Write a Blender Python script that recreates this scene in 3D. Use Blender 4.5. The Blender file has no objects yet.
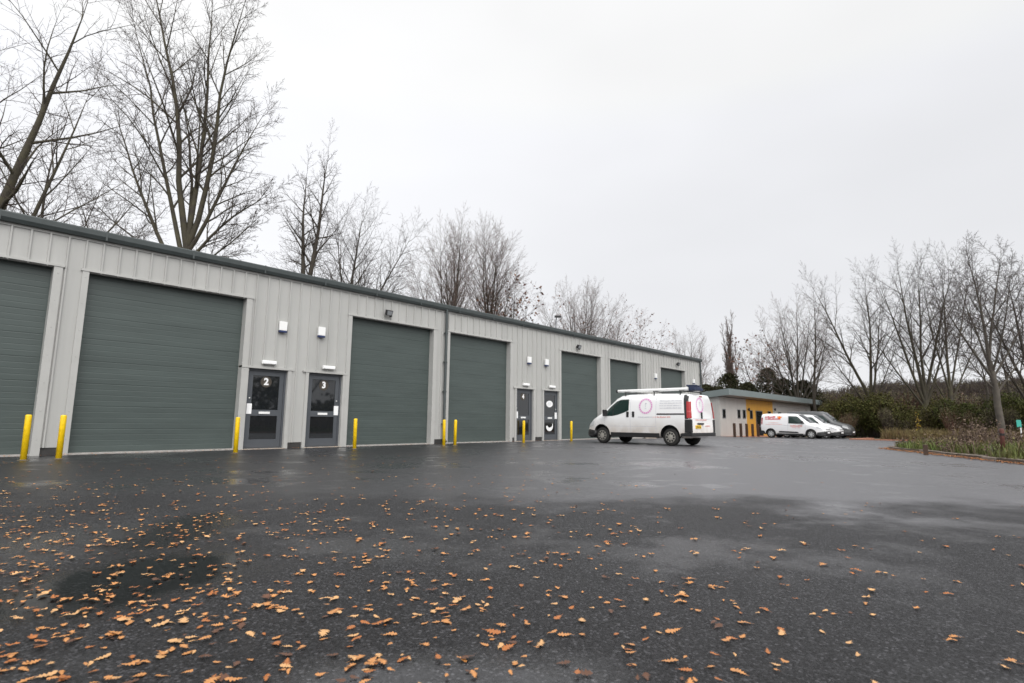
import bpy, bmesh, math, random
import numpy as np
from mathutils import Vector, Matrix
R = math.radians
scene = bpy.context.scene
COL = scene.collection

# ------------------------------------------------------------------ camera model
FPX, PITCH, ROLL, YAW = 555.77, 0.142592917, 0.010471976, 0.836623327
CAM = np.array([0.0, -15.9072, 0.85])
W, H = 1024, 683
def cam_axes():
    cy, sy, cp, sp = math.cos(YAW), math.sin(YAW), math.cos(PITCH), math.sin(PITCH)
    fw = np.array([sy*cp, cy*cp, sp]); rt = np.array([cy, -sy, 0.0]); up = np.cross(rt, fw)
    c, s = math.cos(ROLL), math.sin(ROLL)
    return c*rt+s*up, -s*rt+c*up, fw
RT, UP, FW = cam_axes()
FH = np.array([math.sin(YAW), math.cos(YAW), 0.0]); RH = np.array([math.cos(YAW), -math.sin(YAW), 0.0])
def ray(px, py):
    return (px-W/2)/FPX*RT-(py-H/2)/FPX*UP+FW
def horizon(px):
    return 415.93+(426.65-415.93)*px/1023
def gz(x, y=0):
    # yard: level by the units, falling very gently beyond them
    return -0.0085*max(0.0, x-24.0) if x < 70 else -0.391
def at(px, depth, py=None):
    """world point seen in the direction of pixel column px at a distance straight ahead"""
    d = ray(px, horizon(px) if py is None else py); d = d/(d@FH)
    p = CAM+d*depth
    return p
def at_y(px, Y):
    d = ray(px, horizon(px)); return CAM+d*((Y-CAM[1])/d[1])
def ground_at(px, py):
    d = ray(px, py); return CAM+d*(-CAM[2]/d[2])
def height_for(px, py, p):
    """height z at which a thing standing at p shows its top in row py"""
    dep = (np.array([p[0], p[1], 0])-CAM)@FH
    d = ray(px, py); d = d/(d@FH)
    return CAM[2]+d[2]*dep

# ------------------------------------------------------------------ helpers
def norm(v):
    v = np.asarray(v, float); return v/np.linalg.norm(v)
class MB:
    """collects shapes; build() links them as one mesh object"""
    def __init__(s): s.v = []; s.f = []; s.m = []; s.sm = []
    def add(s, verts, faces, mi=0, smooth=False):
        o = len(s.v); s.v.extend([tuple(map(float, q)) for q in verts])
        for f in faces: s.f.append(tuple(i+o for i in f)); s.m.append(mi); s.sm.append(smooth)
        return s
    def box(s, x0, x1, y0, y1, z0, z1, mi=0):
        v = [(x0,y0,z0),(x1,y0,z0),(x1,y1,z0),(x0,y1,z0),(x0,y0,z1),(x1,y0,z1),(x1,y1,z1),(x0,y1,z1)]
        return s.add(v, [(0,3,2,1),(4,5,6,7),(0,1,5,4),(1,2,6,5),(2,3,7,6),(3,0,4,7)], mi)
    def bbox(s, x0, x1, y0, y1, z0, z1, b=0.01, mi=0):
        """box with bevelled edges"""
        bm = bmesh.new(); bmesh.ops.create_cube(bm, size=1.0)
        for v in bm.verts:
            v.co = Vector(((x0+x1)/2+v.co.x*(x1-x0), (y0+y1)/2+v.co.y*(y1-y0), (z0+z1)/2+v.co.z*(z1-z0)))
        bmesh.ops.bevel(bm, geom=list(bm.edges), offset=b, segments=2, profile=0.7, affect='EDGES')
        bm.verts.ensure_lookup_table(); bm.verts.index_update()
        s.add([v.co for v in bm.verts], [[v.index for v in f.verts] for f in bm.faces], mi)
        bm.free(); return s
    def tube(s, pts, rad, n=10, cap=True, mi=0, smooth=True):
        pts = [np.asarray(p, float) for p in pts]
        if np.isscalar(rad): rad = [rad]*len(pts)
        d0 = norm(pts[-1]-pts[0]); ref = np.array([0,0,1.0]) if abs(d0[2]) < .9 else np.array([1.0,0,0])
        vs = []
        for i, p in enumerate(pts):
            d = norm(pts[min(i+1, len(pts)-1)]-pts[max(i-1, 0)])
            u = norm(np.cross(d, ref)); w = np.cross(d, u)
            for k in range(n):
                a = 2*math.pi*k/n; vs.append(p+rad[i]*(math.cos(a)*u+math.sin(a)*w))
        fs = []
        for i in range(len(pts)-1):
            for k in range(n):
                a = i*n+k; b = i*n+(k+1) % n; fs.append((a, b, b+n, a+n))
        s.add(vs, fs, mi, smooth)
        if cap:
            m = len(pts)-1
            s.add(vs[:n], [tuple(reversed(range(n)))], mi); s.add(vs[m*n:], [tuple(range(n))], mi)
        return s
    def lathe(s, prof, origin, axis, n=24, mi=0, smooth=True):
        """prof: (distance along the axis, radius)"""
        axis = norm(axis); ref = np.array([0,0,1.0]) if abs(axis[2]) < .9 else np.array([1.0,0,0])
        u = norm(np.cross(axis, ref)); w = np.cross(axis, u); o = np.asarray(origin, float); vs = []
        for t, r in prof:
            for k in range(n):
                a = 2*math.pi*k/n; vs.append(o+axis*t+max(r, 1e-4)*(math.cos(a)*u+math.sin(a)*w))
        fs = [(i*n+k, i*n+(k+1) % n, (i+1)*n+(k+1) % n, (i+1)*n+k) for i in range(len(prof)-1) for k in range(n)]
        return s.add(vs, fs, mi, smooth)
    def prism(s, poly, fn, t0, t1, mi=0):
        """poly of 2d points, fn(a, b, t) -> 3d; closed solid between t0 and t1"""
        n = len(poly); v = [fn(a, b, t0) for a, b in poly]+[fn(a, b, t1) for a, b in poly]
        f = [tuple(range(n)), tuple(reversed(range(n, 2*n)))]+[((i+1) % n, i, i+n, (i+1) % n+n) for i in range(n)]
        return s.add(v, f, mi)
    def build(s, name, mats, parent=None, loc=None):
        me = bpy.data.meshes.new(name); me.from_pydata(s.v, [], s.f)
        for m in (mats if isinstance(mats, (list, tuple)) else [mats]): me.materials.append(m)
        me.polygons.foreach_set('material_index', s.m); me.polygons.foreach_set('use_smooth', s.sm)
        me.update()
        o = bpy.data.objects.new(name, me); COL.objects.link(o)
        if parent: o.parent = parent
        if loc is not None: o.location = loc
        return o
def np_obj(name, V, F, mats, parent=None, smooth=False, midx=None):
    """fast mesh from numpy arrays; F: (n,3) or (n,4)"""
    me = bpy.data.meshes.new(name); V = np.asarray(V, np.float32); F = np.asarray(F, np.int32); n, k = F.shape
    me.vertices.add(len(V)); me.vertices.foreach_set('co', V.ravel())
    me.loops.add(n*k); me.loops.foreach_set('vertex_index', F.ravel())
    me.polygons.add(n); me.polygons.foreach_set('loop_start', np.arange(0, n*k, k, dtype=np.int32))
    if smooth: me.polygons.foreach_set('use_smooth', np.ones(n, bool))
    for m in (mats if isinstance(mats, (list, tuple)) else [mats]): me.materials.append(m)
    if midx is not None: me.polygons.foreach_set('material_index', np.asarray(midx, np.int32))
    me.update(calc_edges=True)
    o = bpy.data.objects.new(name, me); COL.objects.link(o)
    if parent: o.parent = parent
    return o
def tag(o, label=None, cat=None, group=None, kind=None):
    if label: o['label'] = label
    if cat: o['category'] = cat
    if group: o['group'] = group
    if kind: o['kind'] = kind
    return o
def thing(name, label, cat, loc=(0,0,0), rz=0, group=None):
    o = bpy.data.objects.new(name, None); COL.objects.link(o); o.empty_display_size = .2
    o.location = [float(c) for c in loc]; o.rotation_euler = (0, 0, rz)
    return tag(o, label, cat, group)
KIDS = {}
def copy_tree(o, parent=None):
    c = o.copy(); COL.objects.link(c)
    if parent: c.parent = parent
    for ch in [x for x in bpy.data.objects if x.parent == o]: copy_tree(ch, c)
    return c

# ------------------------------------------------------------------ materials
def mat(name, base, rough=.5, metal=0.0, var=.0, scale=3.0, stretch=(1,1,1), bump=0.0, bscale=40.0, spec=.5, rvar=0.0, island=0.0, alt=None, coat=0.0):
    m = bpy.data.materials.new(name); m.use_nodes = True; nt = m.node_tree; N = nt.nodes; L = nt.links
    b = N['Principled BSDF']; b.inputs['Base Color'].default_value = (*base, 1); b.inputs['Roughness'].default_value = rough
    b.inputs['Metallic'].default_value = metal; b.inputs['Specular IOR Level'].default_value = spec
    if coat: b.inputs['Coat Weight'].default_value = coat; b.inputs['Coat Roughness'].default_value = .05
    tc = N.new('ShaderNodeTexCoord'); mp = N.new('ShaderNodeMapping'); mp.inputs['Scale'].default_value = stretch
    L.new(tc.outputs['Object'], mp.inputs['Vector'])
    if var or rvar:
        nz = N.new('ShaderNodeTexNoise'); nz.inputs['Scale'].default_value = scale; nz.inputs['Detail'].default_value = 6; nz.inputs['Roughness'].default_value = .65
        L.new(mp.outputs['Vector'], nz.inputs['Vector'])
    if var:
        mx = N.new('ShaderNodeMix'); mx.data_type = 'RGBA'
        a = alt if alt else tuple(c*(1-var) for c in base); c2 = base if alt else tuple(min(1, c*(1+var)) for c in base)
        mx.inputs['A'].default_value = (*a, 1); mx.inputs['B'].default_value = (*c2, 1)
        cr = N.new('ShaderNodeMapRange'); cr.inputs['From Min'].default_value = .3; cr.inputs['From Max'].default_value = .7
        L.new(nz.outputs['Fac'], cr.inputs['Value']); L.new(cr.outputs['Result'], mx.inputs['Factor'])
        src = mx.outputs['Result']
        if island:
            g = N.new('ShaderNodeNewGeometry'); hs = N.new('ShaderNodeHueSaturation')
            m1 = N.new('ShaderNodeMapRange'); m1.inputs['To Min'].default_value = 1-island; m1.inputs['To Max'].default_value = 1+island
            L.new(g.outputs['Random Per Island'], m1.inputs['Value']); L.new(m1.outputs['Result'], hs.inputs['Value'])
            m2 = N.new('ShaderNodeMapRange'); m2.inputs['To Min'].default_value = .5-island*.05; m2.inputs['To Max'].default_value = .5+island*.03
            L.new(g.outputs['Random Per Island'], m2.inputs['Value']); L.new(m2.outputs['Result'], hs.inputs['Hue'])
            L.new(src, hs.inputs['Color']); src = hs.outputs['Color']
        L.new(src, b.inputs['Base Color'])
    if rvar:
        r = N.new('ShaderNodeMapRange'); r.inputs['To Min'].default_value = rough-rvar; r.inputs['To Max'].default_value = rough+rvar
        L.new(nz.outputs['Fac'], r.inputs['Value']); L.new(r.outputs['Result'], b.inputs['Roughness'])
    if bump:
        n2 = N.new('ShaderNodeTexNoise'); n2.inputs['Scale'].default_value = bscale; n2.inputs['Detail'].default_value = 4
        L.new(mp.outputs['Vector'], n2.inputs['Vector'])
        bp = N.new('ShaderNodeBump'); bp.inputs['Strength'].default_value = bump; bp.inputs['Distance'].default_value = .01
        L.new(n2.outputs['Fac'], bp.inputs['Height']); L.new(bp.outputs['Normal'], b.inputs['Normal'])
    return m
M = {}
M['clad'] = mat('grey_cladding', (.40,.398,.382), .42, var=.09, scale=1.6, stretch=(1,1,.10), rvar=.08, bump=.05, bscale=3)
M['trim'] = mat('grey_flashing', (.415,.412,.395), .4, var=.05, scale=2.0, rvar=.05, bump=.06, bscale=4)
M['roller'] = mat('green_grey_shutter', (.061,.078,.0735), .42, var=.12, scale=1.5, stretch=(.4,1,3), rvar=.08)
M['gutter'] = mat('dark_green_gutter', (.050,.060,.060), .4, var=.12, scale=4, rvar=.1)
M['roof'] = mat('grey_roof_sheet', (.2,.21,.21), .5, var=.1, scale=2)
M['dframe'] = mat('anthracite_frame', (.075,.082,.092), .38, var=.06, scale=4)
M['glass'] = mat('dark_door_glass', (.012,.014,.016), .03, spec=.9)
M['concrete'] = mat('concrete', (.36,.34,.32), .8, var=.2, scale=6, bump=.2, bscale=60)
M['plinth'] = mat('dark_plinth', (.035,.033,.032), .7, var=.3, scale=8, bump=.2)
M['white'] = mat('white_plastic', (.80,.80,.79), .35, var=.03)
M['label_white'] = mat('white_vinyl', (.85,.85,.85), .4)
M['blue'] = mat('blue_plastic', (.02,.035,.11), .35)
M['steel'] = mat('satin_steel', (.6,.6,.58), .3, metal=.8, var=.05)
M['black'] = mat('black_plastic', (.018,.018,.019), .5, var=.2, scale=20)
M['lens'] = mat('grey_lens', (.25,.26,.27), .1, spec=.7)
M['yellow'] = mat('yellow_post_paint', (.86,.56,.006), .38, var=.16, scale=9, rvar=.08, bump=.05)
M['base'] = mat('post_foot_dirt', (.10,.08,.05), .8, var=.3, scale=20)
M['disc'] = mat('smoked_disc', (.055,.045,.034), .5)
M['beige'] = mat('dirty_cill', (.42,.36,.30), .6, var=.2, scale=10)
# car paints: road dirt sits low on the body
def dirty_paint(name, base, dirt, z0, z1):
    m = mat(name, base, .28, coat=.5); nt = m.node_tree; N = nt.nodes; L = nt.links; b = N['Principled BSDF']
    tc = N.new('ShaderNodeTexCoord'); sp = N.new('ShaderNodeSeparateXYZ'); L.new(tc.outputs['Object'], sp.inputs[0])
    nz = N.new('ShaderNodeTexNoise'); nz.inputs['Scale'].default_value = 3.5; nz.inputs['Detail'].default_value = 6; L.new(tc.outputs['Object'], nz.inputs['Vector'])
    mr = N.new('ShaderNodeMapRange'); mr.inputs['From Min'].default_value = z1; mr.inputs['From Max'].default_value = z0; L.new(sp.outputs['Z'], mr.inputs['Value'])
    mu = N.new('ShaderNodeMath'); mu.operation = 'MULTIPLY'; L.new(mr.outputs['Result'], mu.inputs[0]); L.new(nz.outputs['Fac'], mu.inputs[1])
    mx = N.new('ShaderNodeMix'); mx.data_type = 'RGBA'; mx.inputs['A'].default_value = (*base, 1); mx.inputs['B'].default_value = (*dirt, 1)
    L.new(mu.outputs[0], mx.inputs['Factor']); L.new(mx.outputs['Result'], b.inputs['Base Color'])
    return m
M['vanwhite'] = dirty_paint('white_van_paint', (.86,.86,.86), (.40,.31,.22), .40, 1.05)
M['vanwhite2'] = dirty_paint('white_small_van_paint', (.82,.82,.83), (.5,.45,.4), .25, .7)
M['silver'] = dirty_paint('grey_car_paint', (.07,.072,.076), (.12,.11,.1), .25, .7)
M['tint'] = mat('tinted_glass', (.012,.03,.026), .05, spec=.7)
M['windscreen'] = mat('windscreen_glass', (.03,.036,.04), .03, spec=.8)
M['tyre'] = mat('tyre_rubber', (.018,.017,.016), .75, var=.2, scale=30)
M['hub'] = mat('wheel_trim', (.40,.38,.34), .4, metal=.3, var=.15, scale=12)
M['hub2'] = mat('wheel_trim_light', (.55,.55,.55), .35, metal=.3)
M['red'] = mat('red_lamp', (.36,.008,.010), .12, spec=.7)
M['lampglass'] = mat('clear_lamp', (.55,.56,.57), .1, spec=.8)
M['redlens'] = mat('pink_red_lens', (.45,.05,.05), .15, spec=.7)
M['plate'] = mat('yellow_plate', (.80,.50,.02), .35)
M['pink'] = mat('pink_vinyl', (.72,.30,.58), .4)
M['ltext'] = mat('grey_vinyl', (.56,.56,.60), .4)
M['redv'] = mat('red_vinyl', (.55,.03,.06), .4)
M['redl'] = mat('faded_red_vinyl', (.75,.38,.36), .4)
M['orange'] = mat('orange_vinyl', (.85,.20,.01), .4)
M['navy'] = mat('navy_cover', (.02,.03,.07), .6, var=.3, scale=12)
M['ochre'] = mat('ochre_boarding', (.55,.29,.045), .5, var=.08, scale=2, stretch=(1,1,.3))
M['offwall'] = mat('pale_boarding', (.44,.43,.41), .6, var=.07, scale=2, stretch=(1,1,.3))
M['fascia'] = mat('grey_fascia', (.17,.20,.20), .45, var=.06, scale=1)
M['wood'] = mat('dark_brown_post', (.055,.028,.016), .6, var=.3, scale=8, stretch=(1,1,.2))
M['redpost'] = mat('weathered_red_post', (.12,.042,.032), .7, var=.3, scale=10)
M['bark'] = mat('bark', (.060,.050,.034), .85, var=.4, scale=3.0, alt=(.030,.024,.020), bump=.5, bscale=14)
M['barkg'] = mat('mossy_bark', (.066,.058,.030), .85, var=.4, scale=2.0, alt=(.032,.026,.021), bump=.5, bscale=14)
M['barkgrey'] = mat('grey_bark', (.115,.10,.080), .85, var=.4, scale=2.5, alt=(.05,.042,.034), bump=.5, bscale=14)
M['twig'] = mat('twig', (.055,.040,.034), .8, var=.3, scale=2)
M['twigp'] = mat('pale_twig', (.14,.10,.085), .8, var=.3, scale=2)
M['twigr'] = mat('russet_twig', (.13,.055,.04), .8, var=.3, scale=2)
M['deadleaf'] = mat('withered_leaf', (.13,.055,.025), .7, var=.4, scale=2, island=.5)
M['ivy'] = mat('ivy_leaf', (.055,.06,.02), .5, var=.35, scale=4, island=.5)
M['bush'] = mat('dark_bush_leaf', (.030,.042,.010), .75, var=.5, scale=1.1, alt=(.055,.055,.014), island=.6, spec=.15)
M['bushm'] = mat('mid_green_bush_leaf', (.050,.062,.016), .75, var=.5, scale=.9, alt=(.075,.060,.022), island=.6, spec=.15)
M['bushy'] = mat('olive_bush_leaf', (.066,.070,.018), .75, spec=.15, var=.4, scale=1.0, alt=(.05,.04,.016), island=.6)
M['scrub'] = mat('brown_scrub', (.125,.097,.058), .85, var=.45, scale=.7, alt=(.085,.085,.036), island=.6)
M['farwood'] = mat('far_wood_foliage', (.105,.082,.050), .85, var=.5, scale=.12, alt=(.062,.068,.028), island=.4, spec=.1)
M['conifer'] = mat('conifer_needles', (.026,.032,.014), .75, spec=.15, var=.4, scale=1.5, alt=(.045,.038,.018), island=.5)
M['grass'] = mat('verge_grass', (.085,.130,.022), .6, var=.4, scale=.9, alt=(.120,.105,.034), island=.6)
M['straw'] = mat('dead_weed', (.15,.105,.07), .8, var=.4, scale=1.5, alt=(.085,.055,.045), island=.5)
M['rough'] = mat('rough_grass', (.15,.135,.045), .7, var=.4, scale=1.0, alt=(.16,.10,.045), island=.5)
M['soil'] = mat('leafy_soil', (.075,.05,.03), .9, var=.5, scale=5, alt=(.05,.05,.02), bump=.4, bscale=30)
M['kerb'] = mat('kerb_stone', (.22,.18,.15), .7, var=.3, scale=5, bump=.3, bscale=40)
M['brick'] = mat('red_edging', (.36,.16,.10), .7, var=.3, scale=6)
M['hill'] = mat('brown_hill', (.10,.085,.05), .9, var=.5, scale=.15, alt=(.10,.05,.03))
M['signgreen'] = mat('turquoise_sign', (.05,.36,.29), .4)
M['yleaf'] = mat('yellow_leaf', (.42,.30,.03), .5, var=.3, scale=5, island=.4)
for nm, c in (('tan', (.62,.27,.082)), ('pale', (.70,.39,.165)), ('rust', (.44,.145,.030)), ('brown', (.12,.048,.022))):
    M['leaf_'+nm] = mat('oak_leaf_'+nm, c, .42, var=.3, scale=25, alt=tuple(q*.6 for q in c), rvar=.15)

def asphalt():
    m = bpy.data.materials.new('wet_asphalt'); m.use_nodes = True; nt = m.node_tree; N = nt.nodes; L = nt.links; b = N['Principled BSDF']
    def nd(t, **k):
        n = N.new(t)
        for a, v in k.items(): setattr(n, a, v)
        return n
    def math_(op, a, c=None, clamp=False):
        n = nd('ShaderNodeMath', operation=op, use_clamp=clamp)
        for i, q in enumerate((a, c)):
            if q is None: continue
            if isinstance(q, (int, float)): n.inputs[i].default_value = q
            else: L.new(q, n.inputs[i])
        return n.outputs[0]
    def noise(scale, detail=4, rough=.6, vec=None):
        n = nd('ShaderNodeTexNoise'); n.inputs['Scale'].default_value = scale; n.inputs['Detail'].default_value = detail; n.inputs['Roughness'].default_value = rough
        L.new(vec if vec is not None else tc.outputs['Object'], n.inputs['Vector']); return n.outputs['Fac']
    def sstep(v, a, c, t0=0.0, t1=1.0):
        n = nd('ShaderNodeMapRange', interpolation_type='SMOOTHSTEP'); n.inputs['From Min'].default_value = a; n.inputs['From Max'].default_value = c
        n.inputs['To Min'].default_value = t0; n.inputs['To Max'].default_value = t1; L.new(v, n.inputs['Value']); return n.outputs['Result']
    tc = nd('ShaderNodeTexCoord'); sx = nd('ShaderNodeSeparateXYZ'); L.new(tc.outputs['Object'], sx.inputs[0])
    X, Y = sx.outputs['X'], sx.outputs['Y']
    big = noise(.35, 5); mid = noise(1.3, 5)
    # the older smooth surfacing starts along a wandering seam; the nearer surfacing is coarse
    dist = math_('ADD', math_('MULTIPLY', X, .742), math_('MULTIPLY', math_('ADD', Y, 15.907), .67))
    warp = math_('ADD', math_('MULTIPLY', math_('SUBTRACT', big, .5), 5.0), math_('MULTIPLY', math_('SUBTRACT', mid, .5), 1.6))
    far = sstep(math_('ADD', dist, warp), 5.2, 6.6)
    pool = sstep(math_('ADD', math_('MULTIPLY', big, .6), math_('MULTIPLY', mid, .4)), .50, .60)   # standing films of water
    # a soaked hollow in front of the second shutter
    def blob(cx, cy, rx, ry, ang):
        c, s = math.cos(ang), math.sin(ang)
        dx = math_('SUBTRACT', X, cx); dy = math_('SUBTRACT', Y, cy)
        u = math_('DIVIDE', math_('ADD', math_('MULTIPLY', dx, c), math_('MULTIPLY', dy, s)), rx)
        w = math_('DIVIDE', math_('SUBTRACT', math_('MULTIPLY', dy, c), math_('MULTIPLY', dx, s)), ry)
        r = math_('ADD', math_('SQRT', math_('ADD', math_('MULTIPLY', u, u), math_('MULTIPLY', w, w))), math_('MULTIPLY', math_('SUBTRACT', mid, .5), 1.6))
        return sstep(r, 1.35, .55)
    g0 = ground_at(150, 575); g1 = ground_at(430, 690); g2 = ground_at(30, 545)
    soak = math_('MAXIMUM', blob(g0[0], g0[1], .75, .5, .5), math_('MULTIPLY', blob(ground_at(185, 530)[0], ground_at(185, 530)[1], .9, .35, .9), .8))
    sheen = math_('MAXIMUM', blob(g1[0], g1[1], .55, .33, -.6), math_('MULTIPLY', blob(g2[0], g2[1], .7, .3, .4), .7))
    smooth = math_('MAXIMUM', math_('MAXIMUM', math_('MULTIPLY', far, math_('ADD', math_('MULTIPLY', pool, .5), .5)), soak), math_('MAXIMUM', math_('MULTIPLY', sheen, .9), math_('MULTIPLY', pool, .55)))
    # stones
    vo = nd('ShaderNodeTexVoronoi'); vo.inputs['Scale'].default_value = 105; L.new(tc.outputs['Object'], vo.inputs['Vector'])
    st = nd('ShaderNodeSeparateColor'); L.new(vo.outputs['Color'], st.inputs[0])
    fine = noise(420, 2)
    v = math_('ADD', math_('MULTIPLY', st.outputs[0], .020), .004)
    v = math_('ADD', v, math_('MULTIPLY', math_('POWER', st.outputs[1], 9.0), .07))     # single pale stones
    v = math_('MULTIPLY', v, math_('ADD', math_('MULTIPLY', big, .5), .75))
    v = math_('MULTIPLY', v, math_('SUBTRACT', 1.0, math_('MULTIPLY', soak, .70)))
    # worn old surfacing in mid yard, colour also paled to imitate wet sky sheen
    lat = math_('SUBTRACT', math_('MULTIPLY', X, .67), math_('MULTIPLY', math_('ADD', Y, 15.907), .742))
    aged_sheen = math_('MULTIPLY', far, sstep(math_('ADD', lat, math_('MULTIPLY', warp, .5)), -2.5, 3.5))
    v = math_('ADD', v, math_('MULTIPLY', aged_sheen, math_('ADD', math_('MULTIPLY', mid, .05), .045)))
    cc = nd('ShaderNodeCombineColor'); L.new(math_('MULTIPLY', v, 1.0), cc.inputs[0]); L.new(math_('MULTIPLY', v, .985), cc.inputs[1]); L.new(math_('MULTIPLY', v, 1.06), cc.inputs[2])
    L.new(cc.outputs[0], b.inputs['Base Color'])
    rr = math_('ADD', math_('MULTIPLY', math_('SUBTRACT', 1.0, smooth), .36), .13)
    rr = math_('ADD', rr, math_('MULTIPLY', math_('SUBTRACT', mid, .5), .10))
    rr = math_('ADD', rr, math_('MULTIPLY', aged_sheen, .10)); rr = math_('ADD', rr, math_('MULTIPLY', math_('SUBTRACT', far, aged_sheen), .09))
    L.new(rr, b.inputs['Roughness']); L.new(math_('ADD', math_('MULTIPLY', aged_sheen, .3), math_('SUBTRACT', math_('ADD', math_('MULTIPLY', smooth, .28), .22), math_('MULTIPLY', soak, .36))), b.inputs['Specular IOR Level'])
    h = math_('ADD', math_('MULTIPLY', vo.outputs['Distance'], -.9), math_('MULTIPLY', fine, .5))
    bp = nd('ShaderNodeBump'); bp.inputs['Distance'].default_value = .006
    L.new(math_('ADD', math_('MULTIPLY', math_('SUBTRACT', 1.0, smooth), .75), .03), bp.inputs['Strength']); L.new(h, bp.inputs['Height'])
    bp2 = nd('ShaderNodeBump'); bp2.inputs['Distance'].default_value = .02; bp2.inputs['Strength'].default_value = .05
    L.new(noise(3.5, 4), bp2.inputs['Height']); L.new(bp.outputs['Normal'], bp2.inputs['Normal'])
    L.new(bp2.outputs['Normal'], b.inputs['Normal'])
    return m
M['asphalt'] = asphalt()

# ------------------------------------------------------------------ setting: ground, yard, verges, hill
def sheet(name, poly, dz, m, label_kind='structure', n=None, cut=2.0):
    """flat sheet that follows the fall of the yard; cut into strips along x"""
    bm = bmesh.new(); vs = [bm.verts.new((x, y, 0)) for x, y in poly]; bm.faces.new(vs)
    xs = [p[0] for p in poly]
    for xc in [24]+list(np.arange(28, 71, 6)):
        if min(xs) < xc < max(xs):
            bmesh.ops.bisect_plane(bm, geom=bm.verts[:]+bm.edges[:]+bm.faces[:], plane_co=(xc, 0, 0), plane_no=(1, 0, 0))
    for v in bm.verts: v.co.z = gz(v.co.x)+dz
    bmesh.ops.triangulate(bm, faces=bm.faces[:]); bmesh.ops.recalc_face_normals(bm, faces=bm.faces[:])
    if sum(f.normal.z for f in bm.faces) < 0: bmesh.ops.reverse_faces(bm, faces=bm.faces[:])
    me = bpy.data.meshes.new(name); bm.to_mesh(me); bm.free(); me.materials.append(m)
    o = bpy.data.objects.new(name, me); COL.objects.link(o); o['kind'] = label_kind; return o
sheet('ground', [(-400,-400),(500,-400),(500,500),(-400,500)], -.02, M['soil'])
k1, k2, k3, k4 = ground_at(887.5,449.5), ground_at(925,453), ground_at(960,457.5), ground_at(1024,464.5)
yard = [(-40,-50),(14,-50),(45.6,-34),(45.4,-10.8),(45.9,-6.9),(54,-6.9),(54,.9),(74,.9),(74,14),(-40,14)]
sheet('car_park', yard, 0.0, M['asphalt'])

# island verge with its kerb
isl = [tuple(k4[:2]+(k4[:2]-k3[:2])*3.0), tuple(k4[:2]), tuple(k3[:2]), tuple(k2[:2]), tuple(k1[:2]), (24.6,-12.3), (25.6,-12.75), (26.6,-13.6), (28.2,-15.5), (32,-21), (36,-27), (34,-31), (16,-27)]
def smooth_poly(P, it=2):
    for _ in range(it):
        Q = []
        for i in range(len(P)):
            a, b = np.array(P[i]), np.array(P[(i+1) % len(P)]); Q += [tuple(.75*a+.25*b), tuple(.25*a+.75*b)]
        P = Q
    return P
isl = smooth_poly(isl)
mb = MB(); n = len(isl); c = np.mean(isl, 0)
mb.add([(x, y, gz(x)+.08) for x, y in isl], [tuple(range(n))]); o = mb.build('verge_island', M['soil']); o['kind'] = 'structure'
bm = bmesh.new(); bm.from_mesh(o.data); bmesh.ops.triangulate(bm, faces=bm.faces[:]); bmesh.ops.recalc_face_normals(bm, faces=bm.faces[:])
if sum(f.normal.z for f in bm.faces) < 0: bmesh.ops.reverse_faces(bm, faces=bm.faces[:])
bm.to_mesh(o.data); bm.free()
rng = np.random.default_rng(5)
mb = MB()
out = []
for i in range(n):
    a, b, d = np.array(isl[i-1]), np.array(isl[i]), np.array(isl[(i+1) % n]); t = norm(d-a); nn = np.array([t[1], -t[0]])
    if nn@(b-c) < 0: nn = -nn
    out.append((b, nn))
# individual kerb stones along the outline (one mesh: a single kerb line)
L_ = 0
for i in range(n):
    (a, na), (b, nb) = out[i], out[(i+1) % n]; seg = np.linalg.norm(b-a); m = max(1, int(round(seg/.9)))
    for k in range(m):
        p, q = a+(b-a)*(k+.02)/m, a+(b-a)*(k+.98)/m; w = .16; dz = rng.normal(0, .012); dn = rng.normal(0, .012)
        p0, q0 = p+na*dn, q+nb*dn; p1, q1 = p+na*(dn-w), q+nb*(dn-w); z = gz(p[0]); zt = z+.095+dz
        mb.add([(*p0,z-.1),(*q0,z-.1),(*q1,z-.1),(*p1,z-.1),(*(p0-na*.015),zt),(*(q0-nb*.015),zt),(*q1,zt),(*p1,zt)], [(0,3,2,1),(4,5,6,7),(0,1,5,4),(1,2,6,5),(2,3,7,6),(3,0,4,7)])
o = mb.build('kerb', M['kerb']); o['kind'] = 'structure'
# far kerb strip and the bank behind it
mb = MB()
pl = [(54,-6.6),(45.9,-6.9),(45.4,-10.8),(45.6,-34),(14,-50)]
for (a, b) in zip(pl[:-1], pl[1:]):
    a, b = np.array(a), np.array(b); t = norm(b-a); nn = np.array([-t[1], t[0]])
    m = max(1, int(np.linalg.norm(b-a)/1.5))
    for k in range(m):
        p, q = a+(b-a)*k/m, a+(b-a)*(k+.98)/m; z0 = gz(p[0])
        P = [p, q, q+nn*.5, p+nn*.5]; mb.add([(*x, z0-.1) for x in P]+[(*x, z0+.07) for x in P], [(0,3,2,1),(4,5,6,7),(0,1,5,4),(1,2,6,5),(2,3,7,6),(3,0,4,7)])
o = mb.build('edging', M['brick']); o['kind'] = 'structure'

# hill on the right, a real ridge far behind the hedge
nx, ny = 60, 24; V = []
rng = np.random.default_rng(3)
def hill_h(u, d):
    # u: sideways (m, along RH), d: forward depth
    side = 1/(1+math.exp(-(u-50)/9.0))
    rise = 1/(1+math.exp(-(d-88)/8.0))
    return side*rise*(8.7+1.2*math.sin(u*.06+.5)+.7*math.sin(u*.17))
for j in range(ny):
    for i in range(nx):
        u = 10+i*3.2; d = 62+j*4.5; p = CAM+FH*d+RH*u
        V.append((p[0], p[1], -.5+hill_h(u, d)))
F = [(j*nx+i, j*nx+i+1, (j+1)*nx+i+1, (j+1)*nx+i) for j in range(ny-1) for i in range(nx-1)]
o = np_obj('hill', V, F, M['hill'], smooth=True); o['kind'] = 'structure'

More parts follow.
